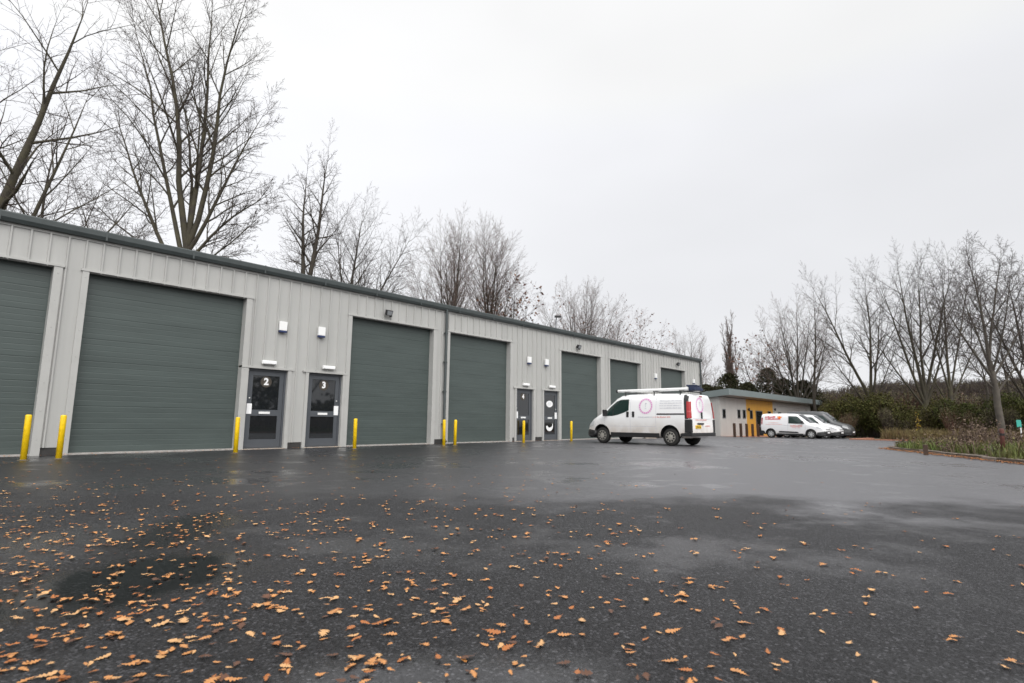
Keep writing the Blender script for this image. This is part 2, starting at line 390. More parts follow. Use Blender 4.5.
# ------------------------------------------------------------------ the row of units
EAVE, HL, HD = 4.99, 4.20, 2.26
X0, X1, DEPTH = -5.0, 36.92, 12.0
rollers = [(-1.3,2.12),(2.77,6.40),(9.79,13.24),(14.05,17.50),(21.10,24.50),(25.40,28.70),(31.12,34.48)]
doors = [(6.60,7.74,'2',0),(8.40,9.56,'3',1),(17.93,19.06,'4',0),(19.80,20.93,'',1),(29.15,30.28,'',0),(35.15,36.28,'',1)]
unit = thing('workshop_building', 'long row of grey clad workshop units with green roller shutters', 'building', (0,0,0))
def ribbed(mb, x0, x1, z0, z1, pitch=.333):
    """profiled sheet: flat pans with narrow raised ribs; front at y=0"""
    pts = [(x0, 0.0)]
    k = math.floor(x0/pitch)-1
    while k*pitch < x1:
        c = k*pitch
        for dx, y in ((-.026,0),(-.015,-.040),(.015,-.040),(.026,0)):
            if x0+.002 < c+dx < x1-.002: pts.append((c+dx, y))
        k += 1
    pts.append((x1, 0.0))
    v = []; f = []
    for i, (x, y) in enumerate(pts): v += [(x, y, z0), (x, y, z1)]
    for i in range(len(pts)-1): f.append((2*i, 2*i+2, 2*i+3, 2*i+1))
    mb.add(v, f)
    # thickness behind
    mb.add([(x0,.03,z0),(x1,.03,z0),(x1,.03,z1),(x0,.03,z1)], [(0,3,2,1)])
mb = MB()
ops = sorted([(a, b, HL) for a, b in rollers]+[(a, b, HD) for a, b, _, _ in doors])
ribbed(mb, X0, X1, HL+.001, EAVE)
prev = X0; low = []
i = 0
# columns of wall between openings
edges = [X0]+[e for a, b, _ in ops for e in (a, b)]+[X1]
for a, b in zip(edges[0::2], edges[1::2]):
    if b-a > .05: ribbed(mb, a, b, .17, HL-.001)
for a, b, _, _ in doors: ribbed(mb, a, b, HD+.002, HL-.001)
mb.build('wall_cladding', M['clad'], unit)
# plain end and back walls
mb = MB(); mb.box(X0, X0+.05, .04, DEPTH, -.2, EAVE); mb.box(X1-.05, X1, .04, DEPTH, -.4, EAVE); mb.box(X0, X1, DEPTH, DEPTH+.05, -.4, EAVE)
mb.build('end_wall', M['clad'], unit)
for a, b in zip(edges[0::2], edges[1::2]):
    if b-a > .05: mb = MB(); mb.box(a+.003, b-.003, .012, .10, -.4, .168); mb.build('plinth', M['plinth'], unit)
# flashings round the openings
mb = MB()
def jamb(x0, x1, z0, z1, back=.30, f=-.042): mb.box(x0, x1, f, back, z0, z1)
for a, b in rollers:
    wl = .13; wr = .16
    jamb(a-wl, a, .0, HL+.02); jamb(b, b+wr, .0, HL+.02)
    mb.box(a-wl-.03, b+wr+.03, -.056, .30, HL+.022, HL+.075)
for a, b, _, side in doors:
    jamb(a-.10, a-.001, 0, HD, .155, -.0385); jamb(b+.001, b+.12, 0, HD, .155, -.0385)
    mb.box(a-.20, b+.16, -.054, .16, HD+.003, HD+.055)
mb.box(X0-.02, X1+.02, -.03, .05, EAVE-.04, EAVE+.02)
mb.box(X1-.16, X1+.015, -.045, .2, -.1, EAVE-.045)
# screw heads down the flashings
for a, b in rollers:
    for x in (a-.065, b+.08):
        for z in np.arange(.35, 4.1, .62): mb.lathe([(0,.012),(.006,.010),(.008,0)], (x, -.042, z), (0,-1,0), 6)
mb.build('opening_flashing', M['trim'], unit)
# roof and gutter
mb = MB(); zr = EAVE+.30
prof = [(-.08, EAVE+.10), (DEPTH/2, EAVE+.72), (DEPTH+.1, EAVE+.10)]
for (ya, za), (yb, zb) in zip(prof[:-1], prof[1:]):
    mb.add([(X0-.1,ya,za),(X1+.06,ya,za),(X1+.06,yb,zb),(X0-.1,yb,zb),(X0-.1,ya,za-.08),(X1+.06,ya,za-.08),(X1+.06,yb,zb-.08),(X0-.1,yb,zb-.08)], [(0,1,2,3),(7,6,5,4),(0,4,5,1),(1,5,6,2),(2,6,7,3),(3,7,4,0)])
mb.build('roof', M['roof'], unit)
mb = MB()
gp = [(-.015,EAVE+.235),(-.15,EAVE+.235),(-.165,EAVE+.21),(-.160,EAVE+.10),(-.12,EAVE+.022),(-.035,EAVE+.022),(-.035,EAVE+.19)]
mb.prism(gp, lambda a, b, t: (t, a, b), X0-.12, X1+.10)
for x in np.arange(X0+.4, X1, 1.9): mb.box(x-.02, x+.02, -.168, -.02, EAVE+.015, EAVE+.240)
mb.build('gutter', M['gutter'], unit)
for px_ in (13.80, 36.80):
    mb = MB(); mb.tube([(px_,-.10,EAVE+.05),(px_,-.10,.28),(px_,-.13,.16),(px_,-.22,.08)], .052, 12)
    dp = mb.build('downpipe', M['gutter'], unit)
    for z in (4.1, 3.0, 1.9, .7):
        mb = MB(); mb.box(px_-.085, px_+.085, -.1+.0, -.045, z, z+.05); mb.lathe([(0,.062),(.05,.062)], (px_,-.10,z), (0,0,1), 12)
        mb.build('bracket', M['gutter'], dp)
# roller shutters: interlocking slats
for a, b in rollers:
    z = .05; pr = []
    y0 = .20
    while z < HL+.1:
        pr += [(y0, z), (y0-.002, z+.012), (y0-.002, z+.118), (y0, z+.128)]
        if int(round((z-.05)/.13)) % 4 == 3: pr += [(y0+.003, z+.129), (y0+.003, z+.133)]
        z += .13 if True else 0
        if pr[-1][1] > z-.001: z = pr[-1][1]+.003
    v = []; f = []
    for y, zz in pr: v += [(a-.02, y, zz), (b+.02, y, zz)]
    for i in range(len(pr)-1): f.append((2*i, 2*i+1, 2*i+3, 2*i+2))
    mb = MB(); mb.add(v, f); mb.box(a-.02, b+.02, .225, .25, 0, HL+.1); mb.box(a+.0, b-.0, .19, .224, .035, .075)
    rd = mb.build('roller_shutter', M['roller'], unit)
    mb = MB(); mb.box(a-.05, b+.05, -.02, .30, -.25, .034); mb.build('threshold', M['concrete'], rd)
# front doors
def text_mesh(s, size, m, name, parent, loc, bold=.012):
    cu = bpy.data.curves.new(name, 'FONT'); cu.body = s; cu.size = size; cu.align_x = 'CENTER'; cu.align_y = 'CENTER'; cu.extrude = .002; cu.offset = bold; cu.resolution_u = 3
    ob = bpy.data.objects.new(name, cu); COL.objects.link(ob); ob.rotation_euler = (R(90), 0, 0); ob.location = loc
    bpy.context.view_layer.update(); dg = bpy.context.evaluated_depsgraph_get()
    me = bpy.data.meshes.new_from_object(ob.evaluated_get(dg)); me.transform(ob.matrix_world)
    bpy.data.objects.remove(ob); me.materials.clear(); me.materials.append(m)
    o2 = bpy.data.objects.new(name, me); COL.objects.link(o2); o2.parent = parent; return o2
for (a, b, num, mir) in doors:
    y0 = .06; w = b-a
    def U(u): return (a+u*w) if not mir else (b-u*w)
    mb = MB()
    mb.box(a, a+.055, y0, y0+.09, .02, HD); mb.box(b-.055, b, y0, y0+.09, .02, HD); mb.box(a+.055, b-.055, y0, y0+.09, HD-.06, HD)
    mb.box(a+.055, b-.055, y0+.02, y0+.09, .02, .045)
    dr = mb.build('front_door', M['dframe'], unit)
    # leaf
    l, r = a+.06, b-.06; yl = y0+.018; st = .125
    mb = MB()
    mb.bbox(l, l+st, yl, yl+.05, .05, HD-.065, .005); mb.bbox(r-st, r, yl, yl+.05, .05, HD-.065, .005)
    for z0_, z1_ in ((.05,.27),(.93,1.10),(HD-.185,HD-.065)): mb.bbox(l+st-.004, r-st+.004, yl+.002, yl+.048, z0_, z1_, .004)
    mb.build('door_leaf', M['dframe'], dr)
    for z0_, z1_ in ((.27,.93),(1.10,HD-.185)):
        mb = MB(); mb.box(l+st-.01, r-st+.01, yl+.02, yl+.03, z0_-.01, z1_+.01); mb.build('glass_pane', M['glass'], dr)
    mb = MB(); cxm = (l+r)/2; mb.bbox(cxm-.16, cxm+.16, yl-.010, yl+.01, .985, 1.05, .004); mb.build('letter_plate', M['white'], dr)
    mb = MB(); hx = (l+.065) if not mir else (r-.065); mb.bbox(hx-.075, hx+.075, yl-.014, yl+.01, .98, 1.27, .005); mb.build('push_plate', M['label_white'], dr)
    mb = MB(); mb.lathe([(0,.026),(.014,.024),(.018,0)], (hx, yl-.0, 1.42), (0,-1,0), 14); mb.build('lock', M['steel'], dr)
    mb = MB(); mb.bbox(a-.05, b+.05, -.05, y0+.1, -.1, .016, .004); mb.build('door_sill', M['beige'], dr)
    if num:
        zc = 1.90 if num != '4' else 1.92
        mb = MB(); mb.lathe([(0,.16),(.003,.16),(.0031,0)], (cxm, yl+.019, zc), (0,-1,0), 28, 0, False); mb.build('number_disc', M['disc'], dr)
        text_mesh(num, .27, M['label_white'], 'door_number', dr, (cxm, yl+.012, zc))
    elif a < 25:
        mb = MB(); mb.prism([(cxm+.24*math.cos(t), 1.66+.15*math.sin(t)) for t in np.linspace(0, 2*math.pi, 28, endpoint=False)], lambda p, q, t: (p, t, q), yl+.016, yl+.019)
        o = mb.build('oval_sticker', M['label_white'], dr)
        mb = MB()
        for k, (zz, ww) in enumerate(((1.71,.22),(1.66,.30),(1.61,.20))):
            x = cxm-ww/2
            rr_ = random.Random(k)
            while x < cxm+ww/2: q = rr_.uniform(.02,.05); mb.box(x, min(x+q, cxm+ww/2), yl+.0135, yl+.0155, zz-.012, zz+.012); x += q+.012
        mb.build('lettering', M['ltext'], dr)
        arc = [(cxm+.26*math.cos(t), .66+.24*math.sin(t)) for t in np.linspace(R(190), R(395), 16)]+[(cxm+.02+.20*math.cos(t), .74+.16*math.sin(t)) for t in np.linspace(R(385), R(200), 14)]
        mb = MB(); mb.prism(arc, lambda p, q, t: (p, t, q), yl+.016, yl+.019); mb.build('curved_sticker', M['label_white'], dr)

# things fixed to the wall
def alarm(x, z, label):
    t = thing('alarm_box', label, 'alarm box', (x, -.036, z), 0, 'alarm boxes above the doors')
    mb = MB(); mb.bbox(-.115, .115, -.085, .0, -.10, .17, .018); mb.build('cover', M['white'], t)
    mb = MB(); mb.bbox(-.112, .112, -.082, -.002, -.158, -.1005, .016); mb.build('base_strip', M['blue'], t)
for x, l in ((7.47,'white alarm box with blue base above door number 2'),(8.70,'white alarm box with blue base above door number 3'),(18.7,'white alarm box with blue base above door number 4'),(19.93,'white alarm box with blue base above the door with oval sticker'),(30.40,'white alarm box with blue base left of the farthest shutter, above the white van'),(35.7,'white alarm box with blue base nearest the far end of the building')):
    alarm(x, 3.52 if x < 25 else 3.60, l)
def bulkhead(x, label):
    t = thing('bulkhead_light', label, 'wall light', (x, -.036, 2.45), 0, 'white lights over the doors')
    mb = MB(); mb.bbox(-.21, .21, -.075, .0, -.055, .055, .02); mb.build('housing', M['white'], t)
    mb = MB(); mb.bbox(-.19, .19, -.088, -.0755, -.04, .03, .006); mb.build('diffuser', M['label_white'], t)
for x, l in ((7.14,'white strip light over door number 2'),(9.02,'white strip light over door number 3'),(18.5,'white strip light over door number 4'),(20.36,'white strip light over the door with oval sticker'),(29.72,'white strip light over the door hidden behind the van'),(35.72,'white strip light over the last door of the row')):
    bulkhead(x, l)
def flood(x, z, label):
    t = thing('floodlight', label, 'floodlight', (x, -.036, z), 0, 'black floodlights above the shutters')
    mb = MB(); mb.bbox(-.04,.04,-.02,.0,-.05,.05,.005); mb.tube([(0,-.015,0),(0,-.10,.03)], .014, 8); mb.build('bracket', M['black'], t)
    mb = MB(); pts = [(-.11,-.09),(.11,-.09),(.13,.08),(-.13,.08)]
    mb.prism(pts, lambda a, b, q: (a, -.10-q*.9-b*.35, b+.02-q*.35), 0, .10); h = mb.build('lamp_head', M['black'], t)
    mb = MB(); mb.prism([(p*.8, q*.78) for p, q in pts], lambda a, b, q: (a, -.10-q*.9-b*.35, b+.02-q*.35), .101, .106); mb.build('lens', M['lens'], h)
    mb = MB(); mb.bbox(.12,.18,-.09,-.0,-.12,-.05,.01); mb.build('sensor', M['black'], t)
for x, z, l in ((11.1,4.50,'small black floodlight above the shutter beside door number 3'),(22.36,4.52,'small black floodlight above the shutter left of the white van'),(33.3,4.58,'small black floodlight above the farthest shutter')):
    flood(x, z, l)

# yellow bollards
def bollard(x, y, label, first=[None], tilt=0):
    if first[0] is None:
        t = thing('yellow_bollard', label, 'bollard', (x, y, 0), 0, 'yellow bollards before the shutters')
        mb = MB(); mb.lathe([(-.1,.0),(-.1,.053),(.855,.053),(.870,.050),(.879,.038),(.883,0)], (0,0,0), (0,0,1), 20); mb.build('post', M['yellow'], t)
        mb = MB(); mb.lathe([(0,.10),(.012,.085),(.02,.0535)], (0,0,0), (0,0,1), 20); mb.build('foot_ring', M['base'], t)
        first[0] = t
    else:
        t = copy_tree(first[0]); t.location = (x, y, 0); t['label'] = label
    t.rotation_euler = (R(tilt), R(tilt*.6), x)
for i, (x, y, l) in enumerate(((1.84,-1.50,'leftmost yellow bollard in front of the pillar between two shutters'),(2.38,-1.50,'second yellow bollard from the left, by the big second shutter'),(5.80,-1.55,'yellow bollard standing by door number 2'),(9.2,-1.45,'yellow bollard by the shutter right of door number 3'),(12.64,-1.45,'yellow bollard beside the downpipe, left one of the pair'),(13.14,-1.45,'yellow bollard right of the downpipe, right one of the pair'),(16.76,-1.45,'yellow bollard standing in front of door number 4'),(19.93,-1.45,'yellow bollard left of the white van nose'))):
    bollard(x, y, l, tilt=(.5 if i % 2 else -.4))

# ------------------------------------------------------------------ vehicles
class Body:
    """lofted vehicle body; stations: x, z bottom, z belt, z roof, half widths at bottom, belt, roof"""
    def __init__(s, st, lean=.06):
        s.st = np.array(st, float); s.xr = s.st[0, 0]; s.xf = s.st[-1, 0]; s.lean = lean
    def par(s, x): return [np.interp(x, s.st[:, 0], s.st[:, i]) for i in range(1, 7)]
    def half(s, x):
        zb, zk, zr, wb, wk, wr = s.par(x); h = zr-zk
        P = np.array([(0,zb),(.86*wb,zb),(wb,zb+.09),(wk,zb+.5*(zk-zb)),(wk,zk),(wr+.42*(wk-wr),zk+.68*h),(wr-.03,zk+.90*h),(wr-.12,zk+.975*h),(wr*.5,zr-.004),(0,zr)])
        out = [P[0], P[1], P[2]]
        for i in range(2, len(P)-1):
            p0, p1, p2, p3 = P[max(i-1, 2)], P[i], P[i+1], P[min(i+2, len(P)-1)]
            for t in (.33, .67, 1.0):
                out.append(.5*((2*p1)+(-p0+p2)*t+(2*p0-5*p1+4*p2-p3)*t*t+(-p0+3*p1-3*p2+p3)*t**3))
        return np.array(out)
    def sh(s, x, z): return x+s.lean*max(0, z-.9)*min(1, max(0, (s.xr+.5-x)/.5))
    def side(s, x, z, sg=1, off=.004):
        h = s.half(x)[2:]; zz = np.maximum.accumulate(h[:, 1]+np.arange(len(h))*1e-6)
        return (s.sh(x, z), sg*(np.interp(z, zz, h[:, 0])+off), z)
    def top(s, x, y, off=.006):
        h = s.half(x); k = np.argmax(h[:, 0]); hh = h[k:][::-1]
        return (x, y, np.interp(abs(y), np.maximum.accumulate(hh[:, 0]+np.arange(len(hh))*1e-6), hh[:, 1])+off)
    def rear(s, y, z, off=.004): return (s.xr+s.lean*max(0, z-.9)-off, y, z)
    def mesh(s, mb, n=56, mi=0):
        xs = sorted(set(list(np.linspace(s.xr, s.xf, n))+list(s.st[:, 0]))); rings = []
        for x in xs:
            h = s.half(x); ring = [(x, y, z) for y, z in h]+[(x, -y, z) for y, z in h[-2:0:-1]]
            rings.append([(s.sh(a, c), b, c) for a, b, c in ring])
        k = len(rings[0]); v = [p for r in rings for p in r]
        f = [(i*k+j, (i+1)*k+j, (i+1)*k+(j+1) % k, i*k+(j+1) % k) for i in range(len(rings)-1) for j in range(k)]
        f += [tuple(range(k)), tuple(reversed(range((len(rings)-1)*k, len(rings)*k)))]
        mb.add(v, f, mi, True)
def patch(mb, fn, bot, top, nu=8, nv=5, mi=0, smooth=True):
    """grid between a lower and an upper curve, put on a surface by fn(a, b)"""
    def curve(c, t):
        c = np.array(c, float); d = np.r_[0, np.cumsum(np.linalg.norm(np.diff(c, axis=0), axis=1))]; d /= d[-1]
        return np.array([np.interp(t, d, c[:, 0]), np.interp(t, d, c[:, 1])])
    v = []
    for j in range(nv+1):
        for i in range(nu+1):
            p = curve(bot, i/nu)*(1-j/nv)+curve(top, i/nu)*j/nv; v.append(fn(p[0], p[1]))
    f = [(j*(nu+1)+i, j*(nu+1)+i+1, (j+1)*(nu+1)+i+1, (j+1)*(nu+1)+i) for j in range(nv) for i in range(nu)]
    return mb.add(v, f, mi, smooth)
def rect(mb, fn, a0, a1, b0, b1, nu=4, nv=3): return patch(mb, fn, [(a0,b0),(a1,b0)], [(a0,b1),(a1,b1)], nu, nv)
def carved_body(B, wheels, rad, paint, parent, name='body'):
    mb = MB(); B.mesh(mb); o = mb.build(name, [paint, M['black']])
    bm = bmesh.new(); bm.from_mesh(o.data); bmesh.ops.remove_doubles(bm, verts=bm.verts, dist=1e-5); bmesh.ops.recalc_face_normals(bm, faces=bm.faces[:]); bm.to_mesh(o.data); bm.free()
    for x in wheels:
        for sg in (1, -1):
            c = MB(); c.lathe([(0,0),(0,rad),(.5,rad),(.5,0)], (x, sg*1.15, rad-.03), (0,-sg,0), 36); co = c.build('cutter', [paint, M['black']])
            for p in co.data.polygons: p.material_index = 1
            bm = bmesh.new(); bm.from_mesh(co.data); bmesh.ops.remove_doubles(bm, verts=bm.verts, dist=2e-3); bmesh.ops.recalc_face_normals(bm, faces=bm.faces[:]); bm.to_mesh(co.data); bm.free()
            md = o.modifiers.new('b', 'BOOLEAN'); md.operation = 'DIFFERENCE'; md.object = co; md.solver = 'EXACT'
            bpy.context.view_layer.update(); dg = bpy.context.evaluated_depsgraph_get()
            me = bpy.data.meshes.new_from_object(o.evaluated_get(dg)); o.modifiers.clear(); old = o.data; o.data = me; bpy.data.meshes.remove(old)
            bpy.data.objects.remove(co)
    o.data.polygons.foreach_set('use_smooth', np.ones(len(o.data.polygons), bool)); o.data.set_sharp_from_angle(angle=R(38))
    o.name = name; o.data.name = name; o.parent = parent; return o
def wheel(parent, x, y, r, sg, hubm, spokes=8):
    w = MB(); wd = .20
    w.lathe([(0,r*.60),(-.005,r*.66),(0,r*.90),(.03,r*.99),(.06,r),(wd-.06,r),(wd-.03,r*.99),(wd,r*.9),(wd,r*.3)], (x, y, r), (0,-sg,0), 36)
    ty = w.build('wheel', M['tyre'], parent)
    h = MB(); h.lathe([(.012,r*.64),(-.004,r*.62),(.012,r*.52),(.004,r*.30),(-.006,r*.16),(-.010,0)], (x, y, r), (0,-sg,0), 36)
    for k in range(spokes):
        a = 2*math.pi*k/spokes; ca, sa = math.cos(a), math.sin(a)
        P = [(.32,-.07),(.56,-.12),(.56,.12),(.32,.07)]
        q = [(x+r*(u*ca-v*sa), y+sg*.0065, r+r*(u*sa+v*ca)) for u, v in P]; h.add(q, [(0,1,2,3)], 1)
    h.build('hub_cap', [hubm, M['black']], ty)
def glyphs(mb, fn, a0, a1, b, hgt, seed, gap=.25, lo=.5, hi=1.6, words=True):
    """a row of small strokes the size of lettering too small to read"""
    r = random.Random(seed); s = 1 if a1 > a0 else -1; a = a0
    while (a1-a)*s > hgt*.5:
        w = hgt*r.uniform(lo, hi)*.55; e = a+s*min(w, abs(a1-a)); rect(mb, fn, a, e, b, b+hgt*r.choice((.7,1,1)), 1, 1); a = e+s*hgt*gap*(1 if r.random() > .18 or not words else 3)

# --- white panel van, nose to the shutters
VX, VY, VR = 20.5916, -4.7318, 1.51681
van = thing('panel_van', 'white panel van with pink ring logo and white pipe carrier on its roof', 'van', (VX, VY, 0), VR)
B = Body([(-2.40,.46,1.05,1.86,.86,.90,.74),(-2.34,.40,1.06,1.92,.92,.945,.80),(-2.1,.30,1.08,1.955,.93,.95,.82),(-1.0,.28,1.08,1.975,.93,.95,.83),(.3,.28,1.08,1.97,.93,.95,.83),(.66,.28,1.08,1.935,.93,.95,.81),(.92,.28,1.07,1.83,.93,.95,.775),(1.3,.28,1.05,1.53,.93,.95,.76),(1.66,.28,1.00,1.235,.93,.945,.78),(1.80,.28,.95,1.155,.93,.94,.78),(2.05,.27,.82,1.02,.91,.90,.74),(2.24,.26,.70,.86,.86,.83,.68),(2.36,.28,.55,.70,.74,.73,.60),(2.41,.33,.50,.60,.60,.60,.5)])
carved_body(B, (1.55,-1.55), .405, M['vanwhite'], van)
for x in (1.55,-1.55):
    for sg in (1,-1): wheel(van, x, sg*.90, .325, sg, M['hub'], 9)
mb = MB(); Bb = Body([(1.88,.24,.42,.56,.945,.955,.90),(2.05,.22,.44,.62,.935,.925,.86),(2.24,.22,.46,.66,.885,.86,.78),(2.38,.25,.46,.62,.77,.75,.66),(2.44,.30,.44,.56,.62,.62,.55)], 0)
Bb.mesh(mb, 16); mb.build('front_bumper', M['black'], van)
mb = MB(); mb.bbox(-2.455,-2.0,-.94,.94,.37,.50,.03)
for sg in (1,-1): mb.bbox(-2.43,-2.16, min(sg*.84,sg*.958), max(sg*.84,sg*.958), .501, .99, .03)
mb.build('rear_bumper', M['black'], van)
for sg in (1,-1):
    sd = lambda x, z, sg=sg: B.side(x, z, sg, .006)
    mb = MB(); patch(mb, sd, [(1.50,1.10),(1.0,1.11),(.80,1.14),(.46,1.24),(.24,1.33)], [(1.44,1.20),(1.12,1.50),(.84,1.70),(.60,1.765),(.24,1.765)], 16, 8)
    g = mb.build('side_window', M['tint'], van)
    sd2 = lambda x, z, sg=sg: B.side(x, z, sg, .010)
    mb = MB(); rect(mb, sd2, .97, 1.0, 1.12, 1.56, 1, 6); mb.build('window_divider', M['black'], g)
    mb = MB(); rect(mb, sd, -1.12, 1.10, .285, .46, 12, 2); rect(mb, sd, -2.05,-1.98,.33,.46,2,2); mb.build('sill_trim', M['black'], van)
    mb = MB(); rect(mb, sd2, -2.17, -1.02, 1.155, 1.205, 8, 1); mb.build('slide_rail', M['black'], van)
    for x in (.28, 0.02):
        mb = MB(); y = B.side(x, 1.14, sg)[1]; mb.bbox(x-.05, x+.05, y-.01 if sg > 0 else y-.02, y+.02 if sg > 0 else y+.01, 1.06, 1.28, .008); mb.build('door_handle', M['black'], van)
    # shut lines
    mb = MB()
    for x, z0, z1 in ((.16,.48,1.90),(-.98,.48,1.90),(1.38,.70,1.08)): rect(mb, lambda a, b: B.side(a, b, sg, .0015), x-.006, x+.006, z0, z1, 1, 12)
    rect(mb, lambda a, b: B.side(a, b, sg, .0015), -.97, 1.1, .70, .712, 12, 1)
    mb.build('shut_line', M['ltext'], van)
    mb = MB(); patch(mb, lambda a, b: B.side(a, b, sg, .008), [(-2.375,1.0),(-2.19,1.0)], [(-2.34,1.90),(-2.13,1.90)], 3, 12); mb.build('corner_trim', M['black'], van)
    mb = MB()
    v = []
    for z in np.linspace(1.03, 1.64, 8):
        xr_ = B.rear(0, z)[0]; y = B.side(-2.34, z, 1)[1]; w = .06 if z > 1.25 else .08
        v += [(xr_-.02, sg*(y-w), z), (xr_-.03, sg*(y-.03), z), (xr_+.02, sg*(y+.012), z), (xr_+.13, sg*(y+.020), z)]
    f = [(i*4+j, i*4+j+1, i*4+j+5, i*4+j+4) for i in range(7) for j in range(3)]; mb.add(v, f, 0, True)
    tl = mb.build('tail_light', M['red'], van)
    mb = MB()
    for z0_, z1_ in ((1.24,1.30),): 
        v = []
        for z in (z0_, z1_):
            xr_ = B.rear(0, z)[0]; y = B.side(-2.34, z, 1)[1]; v += [(xr_-.026, sg*(y-.06), z), (xr_-.036, sg*(y-.03), z), (xr_+.02, sg*(y+.018), z), (xr_+.10, sg*(y+.026), z)]
        mb.add(v, [(j, j+1, j+5, j+4) for j in range(3)])
    mb.build('reversing_lens', M['redlens'], tl)
    mb = MB(); y = B.side(1.3, 1.1, 1)[1]; mb.tube([(1.32, sg*(y-.03), 1.12), (1.30, sg*(y+.12), 1.17)], .03, 8); mb.bbox(1.22, 1.32, min(sg*(y+.06), sg*(y+.26)), max(sg*(y+.06), sg*(y+.26)), 1.10, 1.36, .03); mb.build('wing_mirror', M['black'], van)
    mb = MB(); patch(mb, lambda a, b: B.side(a, b, sg, .008), [(2.28,.66),(1.98,.70)], [(2.20,.84),(1.92,.92)], 5, 3); mb.build('headlight', M['lampglass'], van)
    # ring of pink marks with a small figure inside
    cx, cz = -.53, 1.49
    mb = MB(); nseg = 20
    for k in range(nseg):
        a0, a1 = 2*math.pi*(k+.08)/nseg, 2*math.pi*(k+.80)/nseg
        pts0 = [(cx+.235*math.cos(t), cz+.235*math.sin(t)) for t in np.linspace(a0, a1, 4)]; pts1 = [(cx+.30*math.cos(t), cz+.30*math.sin(t)) for t in np.linspace(a0, a1, 4)]
        patch(mb, sd2, pts0, pts1, 3, 1)
    rg = mb.build('ring_logo', M['pink'], van)
    mb = MB(); rect(mb, sd2, cx-.045, cx+.03, cz+.085, cz+.125, 1, 1); rect(mb, sd2, cx-.01, cx+.01, cz-.05, cz+.085, 1, 1); rect(mb, sd2, cx-.035, cx+.035, cz-.11, cz-.09, 1, 1); mb.build('logo_figure', M['ltext'], rg)
    mb = MB()
    for k, z in enumerate((1.66, 1.57, 1.48, 1.39)): glyphs(mb, sd2, -1.14 if sg > 0 else -2.06, -2.06 if sg > 0 else -1.14, z, .038, 10+k)
    glyphs(mb, sd2, -.2 if sg > 0 else -.85, -.85 if sg > 0 else -.2, 1.05, .035, 44)
    mb.build('lettering', M['ltext'], van)
    mb = MB(); glyphs(mb, sd2, -.86 if sg > 0 else -1.6, -1.6 if sg > 0 else -.86, 1.045, .05, 31); mb.build('lettering', M['redl'], van)
mb = MB(); patch(mb, lambda x, y: B.top(x, y), [(1.70,-.66),(1.70,.66)], [(.80,-.64),(.80,.64)], 12, 10); mb.build('windscreen', M['windscreen'], van)
# rear doors
rr = lambda y, z: B.rear(y, z, .005)
mb = MB(); rect(mb, rr, -.006, .006, .56, 1.86, 1, 8); rect(mb, rr, -.76, .76, 1.012, 1.024, 6, 1); mb.build('shut_line', M['ltext'], van)
mb = MB(); x0 = B.rear(0,1.12)[0]; mb.bbox(x0-.03, x0+.01, .02, .09, 1.02, 1.26, .01); mb.build('door_handle', M['black'], van)
mb = MB(); x0 = B.rear(0,.85)[0]; mb.bbox(x0-.03, x0+.01, -.05, .42, .80, .86, .012); mb.build('plate_lamp_bar', M['black'], van)
mb = MB(); mb.bbox(x0-.022, x0+.01, .17, .58, .655, .775, .006); pt = mb.build('number_plate', M['plate'], van)
mb = MB(); glyphs(mb, lambda y, z: (x0-.0235, y, z), .55, .20, .68, .065, 5, .35, .8, 1.3, False); mb.build('plate_characters', M['black'], pt)
mb = MB(); cy, cz = .12, 1.52
for k in range(20):
    a0, a1 = 2*math.pi*(k+.08)/20, 2*math.pi*(k+.80)/20
    patch(mb, rr, [(cy+.225*math.cos(t), cz+.225*math.sin(t)) for t in np.linspace(a0, a1, 4)], [(cy+.285*math.cos(t), cz+.285*math.sin(t)) for t in np.linspace(a0, a1, 4)], 3, 1)
rg = mb.build('ring_logo', M['pink'], van)
mb = MB(); rect(mb, rr, cy-.04, cy+.04, cz+.08, cz+.115, 1, 1); rect(mb, rr, cy-.01, cy+.01, cz-.05, cz+.08, 1, 1); mb.build('logo_figure', M['ltext'], rg)
mb = MB(); glyphs(mb, rr, .55, -.35, .95, .045, 77); glyphs(mb, rr, -.2, -.6, .72, .05, 79); mb.build('lettering', M['redl'], van)
mb = MB(); mb.bbox(B.rear(0,1.87)[0]-.02, B.rear(0,1.87)[0]+.05, -.10, .10, 1.83, 1.865, .008); mb.build('brake_light', M['red'], van)
# roof rack, pipe carrier, bundle
for x in (.45,-.85,-1.95):
    mb = MB()
    for sg in (1,-1): mb.tube([(x, sg*.80, 1.90), (x, sg*.78, 2.06)], .022, 8)
    mb.tube([(x,-.84,2.045),(x,.84,2.045)], .024, 8); mb.build('roof_bar', M['black'], van)
mb = MB(); mb.tube([(1.02,.50,2.125),(-2.16,.50,2.125)], .058, 20); pc = mb.build('pipe_carrier', M['white'], van)
mb = MB(); mb.tube([(1.08,.50,2.125),(1.00,.50,2.125)], .063, 20); mb.build('end_cap', M['black'], pc)
mb = MB(); mb.bbox(-2.44,-2.17,.10,.60,2.06,2.21,.045); mb.bbox(-2.40,-1.95,-.15,.38,2.065,2.16,.03); mb.tube([(-2.48,.50,2.235),(-2.05,.48,2.255)], .03, 8); mb.tube([(-2.46,.22,2.235),(-1.95,.20,2.235)], .026, 8)
mb.build('roof_bundle', M['navy'], van)

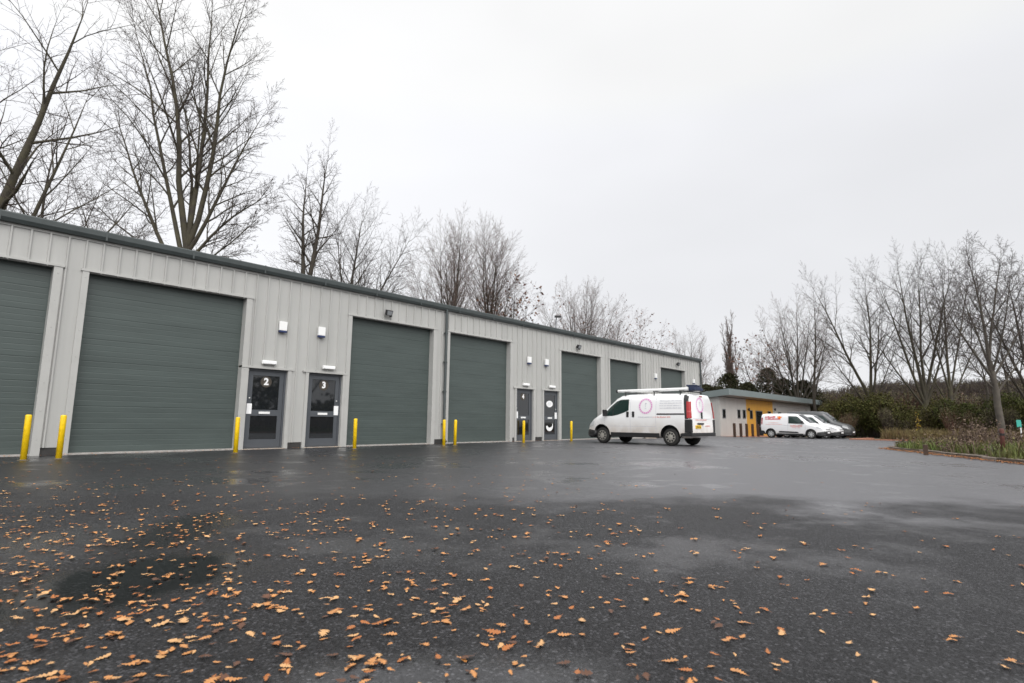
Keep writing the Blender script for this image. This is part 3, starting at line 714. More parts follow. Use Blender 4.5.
# --- small vans by the office
SVST = [(-2.12,.50,1.0,1.72,.80,.84,.70),(-2.06,.38,1.02,1.78,.88,.90,.74),(-1.8,.26,1.03,1.81,.90,.915,.76),(-.4,.24,1.03,1.82,.90,.915,.765),(.25,.24,1.03,1.80,.90,.915,.755),(.50,.24,1.03,1.74,.90,.915,.735),(.85,.24,1.02,1.48,.90,.915,.72),(1.22,.24,.98,1.17,.90,.91,.75),(1.40,.24,.95,1.09,.90,.905,.77),(1.80,.24,.85,1.00,.88,.87,.75),(2.05,.23,.74,.91,.83,.80,.68),(2.20,.25,.60,.76,.72,.70,.58),(2.27,.30,.52,.62,.58,.58,.5)]
def small_van(name, label, x, y, yaw, paint, kind):
    t = thing(name, label, 'van' if kind != 'dark' else 'car', (x, y, gz(x)), yaw)
    st = np.array(SVST)
    if kind == 'dark': st[:, 3] = np.where(st[:, 3] > 1.2, st[:, 3]*1.06, st[:, 3]*1.03)
    B = Body(st, .05); carved_body(B, (1.39,-1.39), .375, paint, t)
    for wx in (1.39,-1.39):
        for sg in (1,-1): wheel(t, wx, sg*.875, .315, sg, M['hub2'], 7)
    mb = MB(); Bb = Body([(1.80,.2,.38,.50,.905,.905,.86),(2.05,.19,.42,.58,.855,.83,.76),(2.22,.22,.44,.60,.745,.73,.64),(2.30,.28,.44,.54,.60,.60,.5)], 0); Bb.mesh(mb, 14); mb.build('front_bumper', M['black'], t)
    mb = MB(); mb.bbox(-2.18,-1.76,-.905,.905,.28,.55,.04); mb.build('rear_bumper', M['black'], t)
    for sg in (1,-1):
        sd = lambda a, b, o=.006: B.side(a, b, sg, o)
        mb = MB(); patch(mb, sd, [(1.02,1.07),(.5,1.06),(-.10,1.08)], [(.93,1.18),(.52,1.60),(-.10,1.62)], 12, 7); mb.build('side_window', M['tint'], t)
        if kind == 'dark':
            mb = MB(); patch(mb, sd, [(-.22,1.08),(-1.05,1.10)], [(-.22,1.66),(-1.05,1.66)], 8, 6); mb.build('side_window', M['tint'], t)
            mb = MB(); patch(mb, sd, [(-1.15,1.10),(-1.85,1.14)], [(-1.15,1.66),(-1.80,1.62)], 8, 6); mb.build('side_window', M['tint'], t)
        mb = MB(); rect(mb, sd, -.92, .90, .25, .36, 8, 2); mb.build('sill_trim', M['black'], t)
        mb = MB(); patch(mb, lambda a, b: sd(a, b, .022), [(-.80,.42),(.62,.40)], [(-.76,.53),(.50,.49)], 8, 2); mb.build('rub_strip', M['black'], t)
        mb = MB()
        for hx in (-.02, -.30):
            yy = B.side(hx, .98, sg)[1]; mb.bbox(hx-.08, hx+.08, yy-.015, yy+.015, .955, .995, .006)
        mb.build('door_handle', M['black'] if kind == 'dark' else paint, t)
        mb = MB()
        for xx, z0_, z1_ in ((-.16,.38,1.7),(1.06,.4,1.05)): rect(mb, lambda a, b: sd(a, b, .0015), xx-.006, xx+.006, z0_, z1_, 1, 10)
        mb.build('shut_line', M['black'] if kind == 'dark' else M['ltext'], t)
        mb = MB(); patch(mb, lambda a, b: sd(a, b, .008), [(2.16,.66),(1.80,.76)], [(2.08,.80),(1.74,.90)], 5, 3); mb.build('headlight', M['lampglass'], t)
        mb = MB(); patch(mb, lambda a, b: sd(a, b, .008), [(2.20,.36),(2.0,.36)], [(2.20,.46),(2.0,.46)], 3, 2); mb.build('fog_light', M['lampglass'], t)
        mb = MB(); yy = B.side(.88, 1.1, 1)[1]; mb.bbox(.82,.94, min(sg*(yy+.01), sg*(yy+.22)), max(sg*(yy+.01), sg*(yy+.22)), 1.08, 1.27, .03); mb.build('wing_mirror', M['black'], t)
        mb = MB(); patch(mb, lambda a, b: sd(a, b, .01), [(-2.10,1.0),(-1.98,1.0)], [(-2.06,1.5),(-1.96,1.5)], 2, 4); mb.build('tail_light', M['red'], t)
        if kind == 'logo':
            f2 = lambda a, b: sd(a, b, .008); S = 1 if sg < 0 else -1
            a0, a1 = (-1.78,-1.00) if S > 0 else (-1.00,-1.78)
            mb = MB(); glyphs(mb, f2, a0, a1, 1.50, .115, 4, .08, 1.0, 1.7); a0, a1 = (-1.76,-.62) if S > 0 else (-.62,-1.76); glyphs(mb, f2, a0, a1, 1.36, .095, 8, .08, 1.0, 1.7); mb.build('red_lettering', M['redv'], t)
            fx = -.72
            shape = [(-.20,.24),(-.12,.15),(.10,.15),(.20,.24),(.17,.08),(.06,-.02),(.0,-.08),(-.06,-.02),(-.17,.08)]
            mb = MB(); vv = [f2(fx+p*1.0, 1.46+q) for p, q in shape]; cc = f2(fx, 1.50); mb.add([cc]+vv, [(0, i+1, (i+1) % len(vv)+1) for i in range(len(vv))]); mb.build('orange_emblem', M['orange'], t)
            mb = MB(); glyphs(mb, f2, *((-1.72,-.55) if S > 0 else (-.55,-1.72)), .98, .05, 14); glyphs(mb, f2, *((-1.5,-.75) if S > 0 else (-.75,-1.5)), 1.10, .045, 15)
            glyphs(mb, f2, *((.05,.85) if S > 0 else (.85,.05)), .86, .11, 16, .1, 1, 1.7); glyphs(mb, f2, *((.15,.75) if S > 0 else (.75,.15)), .76, .05, 17); mb.build('small_lettering', M['redl'], t)
    mb = MB(); patch(mb, lambda a, b: B.top(a, b), [(1.27,-.66),(1.27,.66)], [(.46,-.62),(.46,.62)], 12, 10); mb.build('windscreen', M['windscreen'], t)
    mb = MB(); patch(mb, lambda a, b: B.rear(a, b, .006), [(-.62,1.12),(.62,1.12)], [(-.58,1.6),(.58,1.6)], 6, 4); mb.build('rear_window', M['tint'], t)
    mb = MB(); mb.bbox(2.285,2.315,-.26,.26,.40,.51,.005); pn = mb.build('number_plate', M['label_white'], t)
    mb = MB(); rect(mb, lambda a, b: (2.25-.0+.0, a, b), -.42,.42,.62,.70,4,2); mb.build('grille', M['black'], t)
    return t
small_van('small_van', 'small white van with red lettering and orange emblem on its side', 45.15, -3.55, -1.6357, M['vanwhite2'], 'logo')
small_van('small_van', 'plain white small van parked between the lettered van and the dark car', 48.2, -3.75, -1.60, M['vanwhite2'], 'plain')
pc_ = small_van('people_carrier', 'dark silver people carrier parked rightmost beyond the white vans', 51.5, -3.7, -1.60, M['silver'], 'dark'); pc_.scale = (1.08, 1.05, 1.12)

# ------------------------------------------------------------------ low office building
OY = 2.3
def ox(px):
    d = ray(px, horizon(px)); return float((CAM+d*((OY-CAM[1])/d[1]))[0])
def oz(px, py):
    d = ray(px, py); return float((CAM+d*((OY-CAM[1])/d[1]))[2])
off = thing('office_building', 'low pale office with grey sloping roof and orange entrance wall', 'building', (0,0,0))
ox0, ox1 = ox(720.5), ox(811.5); zb = -.45; zt = 3.05
oa, ob_ = ox(747), ox(773.5)
def boards(mb, x0, x1, y, z0, z1, w=.20):
    n = max(1, int(round((x1-x0)/w)))
    for k in range(n):
        a, b = x0+(x1-x0)*k/n, x0+(x1-x0)*(k+1)/n; mb.box(a+.004, b-.004, y, y+.05, z0, z1)
mb = MB(); boards(mb, ox0, oa, OY, zb, zt); boards(mb, ob_, ox1, OY, zb, zt); mb.box(ox0, oa, OY+.052, OY+.2, zb, zt); mb.box(ob_, ox1, OY+.052, OY+.2, zb, zt)
n = 48
for k in range(n):
    a, b = OY+.05+k*.2, OY+.05+(k+1)*.2; mb.box(ox0-.05, ox0, a+.004, b-.004, zb, zt-.0)
mb.box(ox0+.001, ox0+.15, OY+.21, OY+9.6, zb, zt); mb.box(ox1-.15, ox1, OY+.21, OY+9.6, zb, zt); mb.box(ox0, ox1, OY+9.6, OY+9.8, zb, zt)
mb.build('wall', M['offwall'], off)
mb = MB(); boards(mb, oa, ob_, OY-.01, zb, zt, .30); mb.box(oa, ob_, OY+.045, OY+.2, zb, zt); mb.build('orange_wall', M['ochre'], off)
# mono-pitch roof slab, high edge to the front
fx0, fx1 = ox0-.35, ox1+1.6; fy0 = OY-.95; zt0, zt1 = 3.70, 2.9
mb = MB(); sl = -.11
def slab(y, t): return zt0+sl*(y-fy0)-t
mb.add([(fx0,fy0,slab(fy0,.52)),(fx1,fy0,slab(fy0,.52)),(fx1,OY+10,slab(OY+10,.45)),(fx0,OY+10,slab(OY+10,.45)),(fx0,fy0,slab(fy0,0)),(fx1,fy0,slab(fy0,0)),(fx1,OY+10,slab(OY+10,0)),(fx0,OY+10,slab(OY+10,0))], [(0,3,2,1),(4,5,6,7),(0,1,5,4),(1,2,6,5),(2,3,7,6),(3,0,4,7)])
mb.build('roof', M['fascia'], off)
def owin(p0, p1, t, b, y=OY):
    a, c = ox(p0), ox(p1); z1, z0 = oz((p0+p1)/2, t), oz((p0+p1)/2, b)
    mb = MB(); fw_ = .07
    mb.box(a, a+fw_, y-.03, y+.02, z0, z1); mb.box(c-fw_, c, y-.03, y+.02, z0, z1); mb.box(a+fw_, c-fw_, y-.03, y+.02, z1-fw_, z1); mb.box(a+fw_, c-fw_, y-.03, y+.02, z0, z0+fw_)
    w = mb.build('window', M['dframe'], off)
    mb = MB(); mb.box(a+fw_-.005, c-fw_+.005, y-.016, y-.006, z0+fw_-.005, z1-fw_+.005); mb.build('pane', M['glass'], w)
for p0, p1, t, b in ((722.9,725.9,409,418.3),(737.9,740.6,409.6,418.4),(743.2,745.9,409.8,418.5)): owin(p0, p1, t, b)
owin(750.1, 752.8, 410.2, 419, OY-.015)
for p0, p1 in ((768.2,771.2),): owin(p0, p1, 411.3, 419.5, OY-.015)
for p0, p1 in ((778.5,781.6),(788.6,791.4),(798.2,800.9),(806.6,809.2)): owin(p0, p1, 412.2, 420)
da, db = ox(756), ox(762.4); dz1 = oz(759, 410.8); y = OY-.015
mb = MB(); mb.box(da, da+.09, y-.05, y+.02, zb, dz1); mb.box(db-.09, db, y-.05, y+.02, zb, dz1); mb.box(da+.09, db-.09, y-.05, y+.02, dz1-.09, dz1); mb.box(da+.09, db-.09, y-.05, y+.02, .55, .68)
dd = mb.build('entrance_door', M['dframe'], off)
for z0_, z1_ in ((-.3,.55),(.68,dz1-.09)):
    mb = MB(); mb.box(da+.08, db-.08, y-.03, y-.01, z0_, z1_); mb.build('pane', M['glass'], dd)
for i, (p, l) in enumerate(((748.3,'small dark wall light left of the orange entrance wall windows'),(774.7,'small dark wall light at the right edge of the orange entrance wall'))):
    t = thing('wall_light', l, 'wall light', (ox(p), OY-.06, oz(p, 409.5)), 0, 'dark wall lights on the office')
    mb = MB(); mb.lathe([(-.14,0),(-.14,.07),(.14,.07),(.14,0)], (0,-.08,0), (0,0,1), 14); mb.build('lamp', M['black'], t)
    mb = MB(); mb.box(-.04,.04,-.07,.05,-.05,.05); mb.build('bracket', M['black'], t)
# paved edge in front of the office
o = sheet('path', [(ox0-.2,OY-2.3),(74,OY-2.3),(74,OY-.0),(ox0-.2,OY-.0)], .008, M['brick'])
first = None
ords = ['leftmost','second from left','third from left','fourth from left','rightmost']
for i, p in enumerate((734.2,740.6,746.4,752.3,757.9)):
    Y = OY-1.9; d = ray(p, horizon(p)); q = CAM+d*((Y-CAM[1])/d[1]); z0 = gz(q[0])
    lab = f'dark square timber post before the office, {ords[i]} of five'
    if first is None:
        first = thing('timber_post', lab, 'bollard', (q[0], q[1], z0), 0, 'timber posts before the office')
        mb = MB(); mb.bbox(-.085,.085,-.085,.085,-.2,1.05,.015); mb.build('post', M['wood'], first)
    else:
        c_ = copy_tree(first); c_.location = (q[0], q[1], z0); c_['label'] = lab

# ------------------------------------------------------------------ trees
def tubes_to_arrays(br, sides):
    """br: list of (pts (n,3), radii (n)); returns verts, quads"""
    Vs, Fs, o = [], [], 0
    ang = np.arange(sides)*2*math.pi/sides; ca, sa = np.cos(ang), np.sin(ang)
    for pts, rad in br:
        d = pts[-1]-pts[0]; d = d/(np.linalg.norm(d)+1e-9)
        ref = np.array([1.0,0,0]) if abs(d[2]) > .8 else np.array([0,0,1.0])
        u = np.cross(d, ref); u /= np.linalg.norm(u); w = np.cross(d, u)
        ring = pts[:, None, :]+rad[:, None, None]*(ca[None, :, None]*u+sa[None, :, None]*w)
        n = len(pts); Vs.append(ring.reshape(-1, 3))
        i = np.arange(n-1)[:, None]*sides; k = np.arange(sides)[None, :]; k2 = (k+1) % sides
        Fs.append((np.stack([i+k, i+k2, i+sides+k2, i+sides+k], -1).reshape(-1, 4))+o); o += n*sides
    return np.concatenate(Vs), np.concatenate(Fs)
class Grow:
    def __init__(s, seed, counts=(10,8,6), angles=(42,45,50), ratios=(.50,.45,.42), wig=(.04,.035,.07,.12), up=(.03,.04,.03,.02), rmin=.006, lenvar=.35):
        s.r = np.random.default_rng(seed); s.counts, s.angles, s.ratios, s.wig, s.up, s.rmin, s.lv = counts, angles, ratios, wig, up, rmin, lenvar
        s.lev = [[], [], [], [], []]; s.tips = []
    def line(s, p, d, L, r0, r1, lev, n):
        pts = [p]; d = norm(d); seg = L/n
        W_ = s.r.normal(0, s.wig[min(lev, 3)], (n, 3))
        for i in range(n):
            d = d+W_[i]; d[2] += s.up[min(lev, 3)]; d = d/math.sqrt(d@d); p = p+d*seg; pts.append(p)
        pts = np.array(pts); rad = np.linspace(r0, r1, n+1); return pts, rad
    def branch(s, p, d, L, r0, lev, tmin=.2, counts=None):
        mx = len(s.counts)
        n = (9, 8, 5, 3, 2)[lev] if lev < 5 else 2
        pts, rad = s.line(p, d, L, r0, r0, lev, n); tt = np.linspace(0, 1, n+1); rad = np.maximum(s.rmin*.7, r0*((1-tt)**.9*.93+.07 if lev < 3 else 1-.65*tt))
        s.lev[min(lev, 4)].append((pts, rad))
        if lev-1 >= mx or lev == 4: s.tips.append(pts[-1]); return
        cnt = s.counts[lev-1] if lev >= 1 else 0
        ph = s.r.uniform(0, 6.28)
        for k in range(cnt):
            t = tmin+(1-tmin)*(k+s.r.uniform(.1, .9))/cnt; f = t*n; i = min(int(f), n-1); q = pts[i]+(pts[i+1]-pts[i])*(f-i)
            pd = norm(pts[i+1]-pts[i]); ref = np.array([1.0,0,0]) if abs(pd[2]) > .8 else np.array([0,0,1.0])
            u = norm(np.cross(pd, ref)); w = np.cross(pd, u); az = ph+k*2.4+s.r.uniform(-.5, .5)
            a = R(s.angles[lev-1]*s.r.uniform(.65, 1.3)); dd = math.cos(a)*pd+math.sin(a)*(math.cos(az)*u+math.sin(az)*w)
            cl = L*s.ratios[lev-1]*(1.15-.75*t)*s.r.uniform(1-s.lv, 1+s.lv); rr_ = rad[i]*.46+.002
            s.branch(q, dd, cl, max(s.rmin, min(rr_, rad[i]*.8)), lev+1, .12)
        s.branch(pts[-1], pts[-1]-pts[-2], L*.22, rad[-1], lev+1, .1)
def leaf_cards(rng, C, size, up=.3, aspect=.6):
    n = len(C); a = rng.normal(0, 1, (n, 3)); a /= np.linalg.norm(a, axis=1)[:, None]
    b = rng.normal(0, 1, (n, 3)); b[:, 2] += up; b -= a*np.sum(a*b, 1)[:, None]; b /= np.linalg.norm(b, axis=1)[:, None]
    s_ = size*rng.uniform(.6, 1.4, (n, 1)); cr = np.cross(a, b)
    V = np.stack([C-a*s_, C+b*s_*aspect+cr*s_*.15, C+a*s_, C-b*s_*aspect+cr*s_*.15], 1).reshape(-1, 3)
    return V, np.arange(4*n).reshape(-1, 4)
def tree(name, label, base, height, stems, seed, trunk_r, fork=.2, bark='bark', twig='twig', counts=(11,8,6), angles=(42,45,50), ratios=(.46,.45,.42), up=(.03,.04,.03,.02), rmin=.0065, wig=(.04,.035,.07,.12), trunk_lean=(0,0), leaves=0, ivy=0, group=None, cat='tree', leaf_mat='deadleaf', leafsize=.10):
    """stems: (lean in degrees, compass in degrees with 0 = to the right of the photo, 90 = away, share of the height, share of the trunk radius, start share of fork)"""
    t = thing(name, label, cat, base, 0, group)
    g = Grow(seed, counts, angles, ratios, wig, up, rmin)
    o = np.zeros(3)
    hf = height*fork; ld = np.array([math.tan(R(trunk_lean[0]))*(math.cos(R(trunk_lean[1]))*RH+math.sin(R(trunk_lean[1]))*FH)]).reshape(3)+np.array([0,0,1.0])
    tp, tr = g.line(np.array([0,0,-.3]), ld, hf+.3, trunk_r*1.25, trunk_r*.9, 0, 8); tr[0] *= 1.35
    g.lev[0].append((tp, tr))
    for (lean, az, sh, rs, st) in stems:
        d = math.sin(R(lean))*(math.cos(R(az))*RH+math.sin(R(az))*FH)+np.array([0,0,math.cos(R(lean))])
        f = st*8; i = min(int(f), 7); p = tp[i]+(tp[i+1]-tp[i])*(f-i)
        L = (height*sh-p[2])/max(.5, math.cos(R(lean*.8)))/1.15
        g.branch(p-d*.05, d, L, trunk_r*rs, 1, .22)
    V, F = tubes_to_arrays(g.lev[0], 10); V2, F2 = tubes_to_arrays(g.lev[1], 8) if g.lev[1] else (np.zeros((0,3)), np.zeros((0,4), int))
    np_obj('trunk', np.concatenate([V, V2]), np.concatenate([F, F2+len(V)]), M[bark], t, True)
    parts = []; off_ = 0; VV, FF, MI = [], [], []
    for lv, sd in ((2,5),(3,3),(4,3)):
        if g.lev[lv]:
            v, f = tubes_to_arrays(g.lev[lv], sd); VV.append(v); FF.append(f+off_); off_ += len(v); MI.append(np.full(len(f), 0 if lv == 2 else 1))
    if leaves:
        tips = np.array(g.tips); k = g.r.choice(len(tips), leaves); C = tips[k]+g.r.normal(0, leafsize*.9, (leaves, 3)); v, f = leaf_cards(g.r, C, leafsize)
        VV.append(v); FF.append(f+off_); off_ += len(v); MI.append(np.full(len(f), 2))
    np_obj('crown', np.concatenate(VV), np.concatenate(FF), [M[bark], M[twig], M[leaf_mat]], t, False, np.concatenate(MI))
    if ivy:
        rr_ = g.r; hs = rr_.uniform(0, 1, ivy)**1.3; zz = hs*height*.5; a = rr_.uniform(0, 6.28, ivy); rad_ = trunk_r*(1.1+rr_.uniform(0, 1.0, ivy)*(1.15-hs))
        zi = np.clip(zz/(hf)*8, 0, 7.99).astype(int); C = np.stack([tp[zi, 0]+np.cos(a)*rad_, tp[zi, 1]+np.sin(a)*rad_, np.minimum(zz, hf*1.02)], 1)
        v, f = leaf_cards(rr_, C, .09); np_obj('ivy', v, f, M['ivy'], t)
    return t
GB = 'bare trees behind the workshop units'; GR = 'bare trees along the right side'
def behind(px, Y, top):
    d = ray(px, 214+.211*px) if px > 0 else ray(px, horizon(px)); p = CAM+d*((Y-CAM[1])/d[1]); p[2] = 0; return (p[0], p[1], 0.0), height_for(px, top, p)
def right(px, depth, top):
    p = at(px, depth); z = gz(p[0]); return (p[0], p[1], z-.05), height_for(px, top, p)-z
# big leaning tree at the far left, mostly out of the frame
b, h = behind(-52, 15.0, -60)
tree('bare_tree', 'thick bare limb leaning in from the left edge above the first shutter', b, 20.0, [(19,10,1.0,.85,1.0),(30,0,.78,.5,.62),(6,150,1.0,.6,1.0),(38,20,.62,.45,.5)], 11, .28, .25, bark='barkg', counts=(11,8,6), group=GB)
b, h = behind(38, 19, 100)
tree('bare_tree', 'small thin bare tree with upright red-brown stem left of the big forked tree', b, h, [(4,0,1.0,.8,1.0),(24,180,.8,.5,.9),(26,10,.85,.5,.8),(20,200,.9,.4,.7)], 12, .13, .40, counts=(12,7,5), angles=(48,45,50), group=GB)
b, h = behind(148, 17, -40)
tree('bare_tree', 'largest bare tree with many wide forking mossy stems over the second shutter', b, h, [(33,180,.76,.40,.86),(18,176,.96,.45,.93),(6,180,1.04,.60,1.0),(5,5,1.02,.50,.98),(15,0,.97,.52,1.0),(27,4,.72,.40,.95),(42,0,.56,.34,.88),(18,90,.9,.35,.95),(55,0,.48,.24,.80),(44,180,.58,.25,.8)], 13, .31, .38, bark='barkg', counts=(16,9,7), angles=(36,42,48), ratios=(.34,.42,.42), wig=(.05,.05,.08,.13), up=(.03,.02,.03,.02), rmin=.008, group=GB)
b, h = behind(320, 19, 136)
tree('bare_tree', 'tall slim bare tree with ivy on its trunk and forked top', b, h, [(3,180,.92,.7,1.0),(13,0,1.0,.75,1.0)], 14, .26, .42, bark='bark', counts=(15,8,6), angles=(52,48,50), ratios=(.30,.45,.42), ivy=1800, group=GB)
b, h = behind(294, 21, 190)
tree('bare_tree', 'thin bare sapling with curved stem just left of the ivy-clad tree', b, h*1.0, [(10,0,1.0,.9,1.0)], 15, .11, .3, counts=(13,7,5), angles=(60,50,50), ratios=(.30,.4,.4), group=GB)
b, h = behind(352, 19, 192)
tree('bare_tree', 'broad fine-twigged bare tree right of the ivy-clad tree', b, h, [(2,0,1.0,.7,1.0),(22,0,.92,.55,.95),(30,0,.70,.45,.85),(25,180,.9,.5,.9),(20,90,.9,.5,.9),(20,270,.9,.5,.9),(42,0,.5,.35,.8)], 16, .22, .30, counts=(17,9,6), angles=(38,42,48), group=GB)
b, h = behind(448, 21, 220)
tree('bare_tree', 'left one of two twin upright vase-shaped bare trees', b, h, [(1,0,1.0,.6,1.0),(7,180,.97,.5,.9),(14,180,.84,.5,.8),(4,0,.98,.5,.9),(10,90,.95,.5,.9),(24,180,.66,.4,.7),(12,270,.9,.5,.8)], 17, .22, .26, twig='twigp', counts=(18,9,6), angles=(28,34,40), group=GB)
b, h = behind(489, 21, 219)
tree('bare_tree', 'right one of two twin upright vase-shaped bare trees', b, h, [(3,180,.98,.6,1.0),(2,0,1.0,.6,.9),(10,0,.9,.5,.8),(18,0,.72,.5,.75),(9,90,.95,.5,.9),(9,270,.92,.5,.9)], 18, .22, .26, twig='twigp', counts=(18,9,6), angles=(28,34,40), group=GB)
b, h = behind(508, 20, 276)
tree('bare_tree', 'small tree with clinging withered brown leaves right of the twin trees', b, h, [(3,0,1.0,.8,1.0),(20,0,.9,.5,.9),(18,180,.85,.5,.8)], 19, .13, .35, counts=(11,7,5), leaves=420, leafsize=.14, group=GB)
b, h = behind(540, 24, 293)
tree('bare_tree', 'low scrubby bare tree left of the round-topped bare tree', b, h, [(8,0,1.0,.7,1.0),(24,180,.95,.6,.9),(30,0,.85,.5,.8)], 20, .14, .3, twig='twigp', counts=(11,7,5), leaves=150, leafsize=.12, group=GB)
b, h = behind(581, 24, 283)
tree('bare_tree', 'round-topped bare tree with fan of fine branches over the middle shutter', b, h, [(2,0,1.0,.6,1.0),(11,180,.98,.5,1),(11,0,.98,.5,1),(22,180,.88,.5,.9),(24,0,.9,.5,.9),(36,0,.7,.45,.8),(34,180,.68,.4,.8),(14,90,.95,.5,.9),(14,270,.95,.5,.9)], 21, .24, .24, twig='twigp', counts=(15,9,6), angles=(26,34,40), group=GB)
b, h = behind(612, 24, 300)
tree('bare_tree', 'russet-twigged bare tree directly right of the round-topped tree', b, h, [(4,0,1.0,.7,1.0),(20,0,.9,.6,.9),(18,180,.9,.6,.9),(30,90,.8,.5,.8)], 22, .16, .3, twig='twigr', counts=(12,8,5), leaves=160, leafsize=.12, group=GB)
b, h = behind(640, 24, 316)
tree('bare_tree', 'low russet tree with brown leaves above the far end of the units', b, h, [(6,0,1.0,.7,1.0),(26,0,.9,.6,.9),(24,180,.9,.6,.9),(16,90,.8,.5,.8)], 23, .16, .3, twig='twigr', counts=(12,8,5), leaves=500, leafsize=.13, group=GB)
b, h = behind(687, 27, 328)
tree('bare_tree', 'pale fan-shaped bare tree rising past the far corner of the units', b, h, [(3,0,1.0,.6,1.0),(14,180,.95,.5,.9),(14,0,.92,.5,.9),(26,0,.76,.45,.8),(26,180,.8,.45,.8),(12,90,.9,.5,.9)], 24, .24, .24, twig='twigp', counts=(14,8,6), angles=(28,34,40), group=GB)
# beyond the office and along the right
b, h = right(735, 92, 319)
tree('poplar_tree', 'tall narrow columnar poplar standing above the low office', b, h, [(1.5,0,1.0,.6,1.0),(2.5,180,.93,.5,.8),(2.5,0,.95,.5,.7),(3,90,.9,.5,.6),(3,270,.85,.45,.5),(4,180,.7,.4,.4),(4,0,.72,.4,.4)], 31, .26, .22, bark='barkgrey', twig='twigp', counts=(26,9,6), angles=(16,18,22), ratios=(.20,.45,.45), rmin=.017, up=(.05,.08,.08,.05), group=GR)
b, h = right(704, 84, 352)
tree('bare_tree', 'small pale bare tree between the units and the poplar', b, h, [(4,180,1.0,.6,1.0),(15,180,.8,.5,.9),(15,0,.8,.5,.9),(24,0,.6,.4,.8)], 32, .2, .25, twig='twigp', counts=(12,8,5), angles=(30,36,40), rmin=.008, group=GR)
b, h = right(760, 82, 336)
tree('bare_tree', 'spreading tree with sparse clumps of withered leaves right of the poplar', b, h, [(3,0,1.0,.6,1.0),(18,0,.95,.5,.9),(22,180,.95,.5,.9),(32,0,.8,.4,.8),(32,180,.8,.4,.8)], 33, .22, .25, counts=(11,8,5), leaves=500, leafsize=.17, rmin=.008, group=GR)
b, h = right(799, 66, 297)
tree('bare_tree', 'vase-shaped bare tree behind the right end of the office roof', b, h, [(2,0,1.0,.55,1.0),(13,180,.96,.5,.9),(13,0,.95,.5,.9),(25,180,.84,.5,.8),(24,0,.84,.45,.85),(38,180,.66,.4,.8),(36,0,.62,.4,.8),(14,90,.9,.5,.9)], 34, .26, .22, counts=(13,8,6), angles=(32,38,44), twig='twigp', rmin=.007, group=GR)
b, h = right(818, 62, 286)
tree('bare_tree', 'slender upright bare tree rising right of the office roof', b, h, [(3,0,1.0,.8,1.0),(14,0,.85,.5,.8)], 35, .17, .3, counts=(15,8,5), angles=(34,38,44), ratios=(.28,.45,.42), twig='twigp', rmin=.007, group=GR)
b, h = right(874, 57, 266)
tree('bare_tree', 'bare tree with strong V-shaped fork above the parked dark car', b, h, [(4,0,1.0,.6,1.0),(15,0,.85,.45,.9),(22,180,.98,.6,.9),(34,180,.6,.35,.7),(30,0,.60,.35,.7)], 36, .27, .22, bark='barkg', counts=(14,8,6), angles=(34,40,46), rmin=.008, group=GR)
b, h = right(924, 53, 252)
tree('bare_tree', 'many-stemmed broad bare tree behind the yellow sapling', b, h, [(20,180,.90,.50,.9),(10,180,1.0,.6,1.0),(2,0,.98,.55,1.0),(11,0,1.0,.55,1.0),(32,180,.66,.40,.8),(25,0,.80,.45,.8)], 37, .27, .20, bark='barkg', counts=(12,8,6), angles=(34,40,46), rmin=.008, group=GR)
b, h = right(955, 52, 249)
tree('bare_tree', 'slimmer bare tree standing between the many-stemmed tree and the thick trunk', b, h, [(2,0,1.0,.7,1.0),(13,0,.94,.5,.9),(14,180,.92,.5,.9),(32,0,.72,.45,.7),(30,180,.6,.4,.6)], 38, .19, .26, bark='barkg', counts=(14,8,6), angles=(36,42,46), rmin=.008, group=GR)
b, h = right(1001, 34, 240)
tree('bare_tree', 'thick single-trunked bare tree on the grassy verge, nearest on the right', b, h, [(5,180,1.0,.62,1.0),(14,0,1.0,.55,1.0),(38,180,.80,.50,.78),(34,0,.75,.42,.8),(48,180,.50,.34,.66),(42,0,.60,.36,.62),(20,90,.9,.45,.9),(26,265,.85,.4,.85)], 39, .165, .40, bark='barkgrey', counts=(13,9,7), angles=(42,46,50), rmin=.007, group=GR)
b, h = right(1034, 36, 265)
tree('bare_tree', 'bare tree cut by the right edge of the picture', b, h, [(6,180,1.0,.6,1.0),(20,180,.9,.5,.9),(12,0,.95,.5,.9),(30,180,.7,.4,.7)], 40, .22, .25, counts=(13,8,6), angles=(40,44,48), rmin=.008, group=GR)
b, h = right(986, 47, 352)
tree('bare_tree', 'thin leaning pole-like young tree right of the thick trunk', b, h, [(3,0,1.0,.9,1.0),(25,180,.7,.4,.8)], 41, .12, .5, counts=(8,5,3), group=GR)
b, h = right(1017, 45, 345)
tree('bare_tree', 'dark snapped young tree leaning near the small turquoise sign', b, h, [(8,180,1.0,.9,1.0),(22,0,.7,.4,.8)], 42, .13, .5, counts=(8,5,3), trunk_lean=(9,180), group=GR)
# woodland on the other side of the yard (behind the photographer; the door glass mirrors it)
pr = []
for i, (x, y, s_, rz) in enumerate(((6,-46,1.0,.3),(14,-44,.9,1.7),(22,-47,1.1,2.9),(31,-43,.95,4.1),(40,-46,1.05,5.0),(50,-40,1.0,.9),(-4,-45,1.0,2.2),(-14,-46,1.1,3.3))):
    src = [o for o in bpy.data.objects if o.get('label', '').startswith(('many-stemmed broad','vase-shaped bare','broad fine-twigged')[i % 3])][0]
    c_ = copy_tree(src); c_.location = (x, y, -.1); c_.rotation_euler = (0, 0, rz); c_.scale = (s_, s_, s_)
    c_['label'] = 'bare tree on the far side of the yard, mirrored in the door glass'; c_['group'] = 'bare trees across the yard'

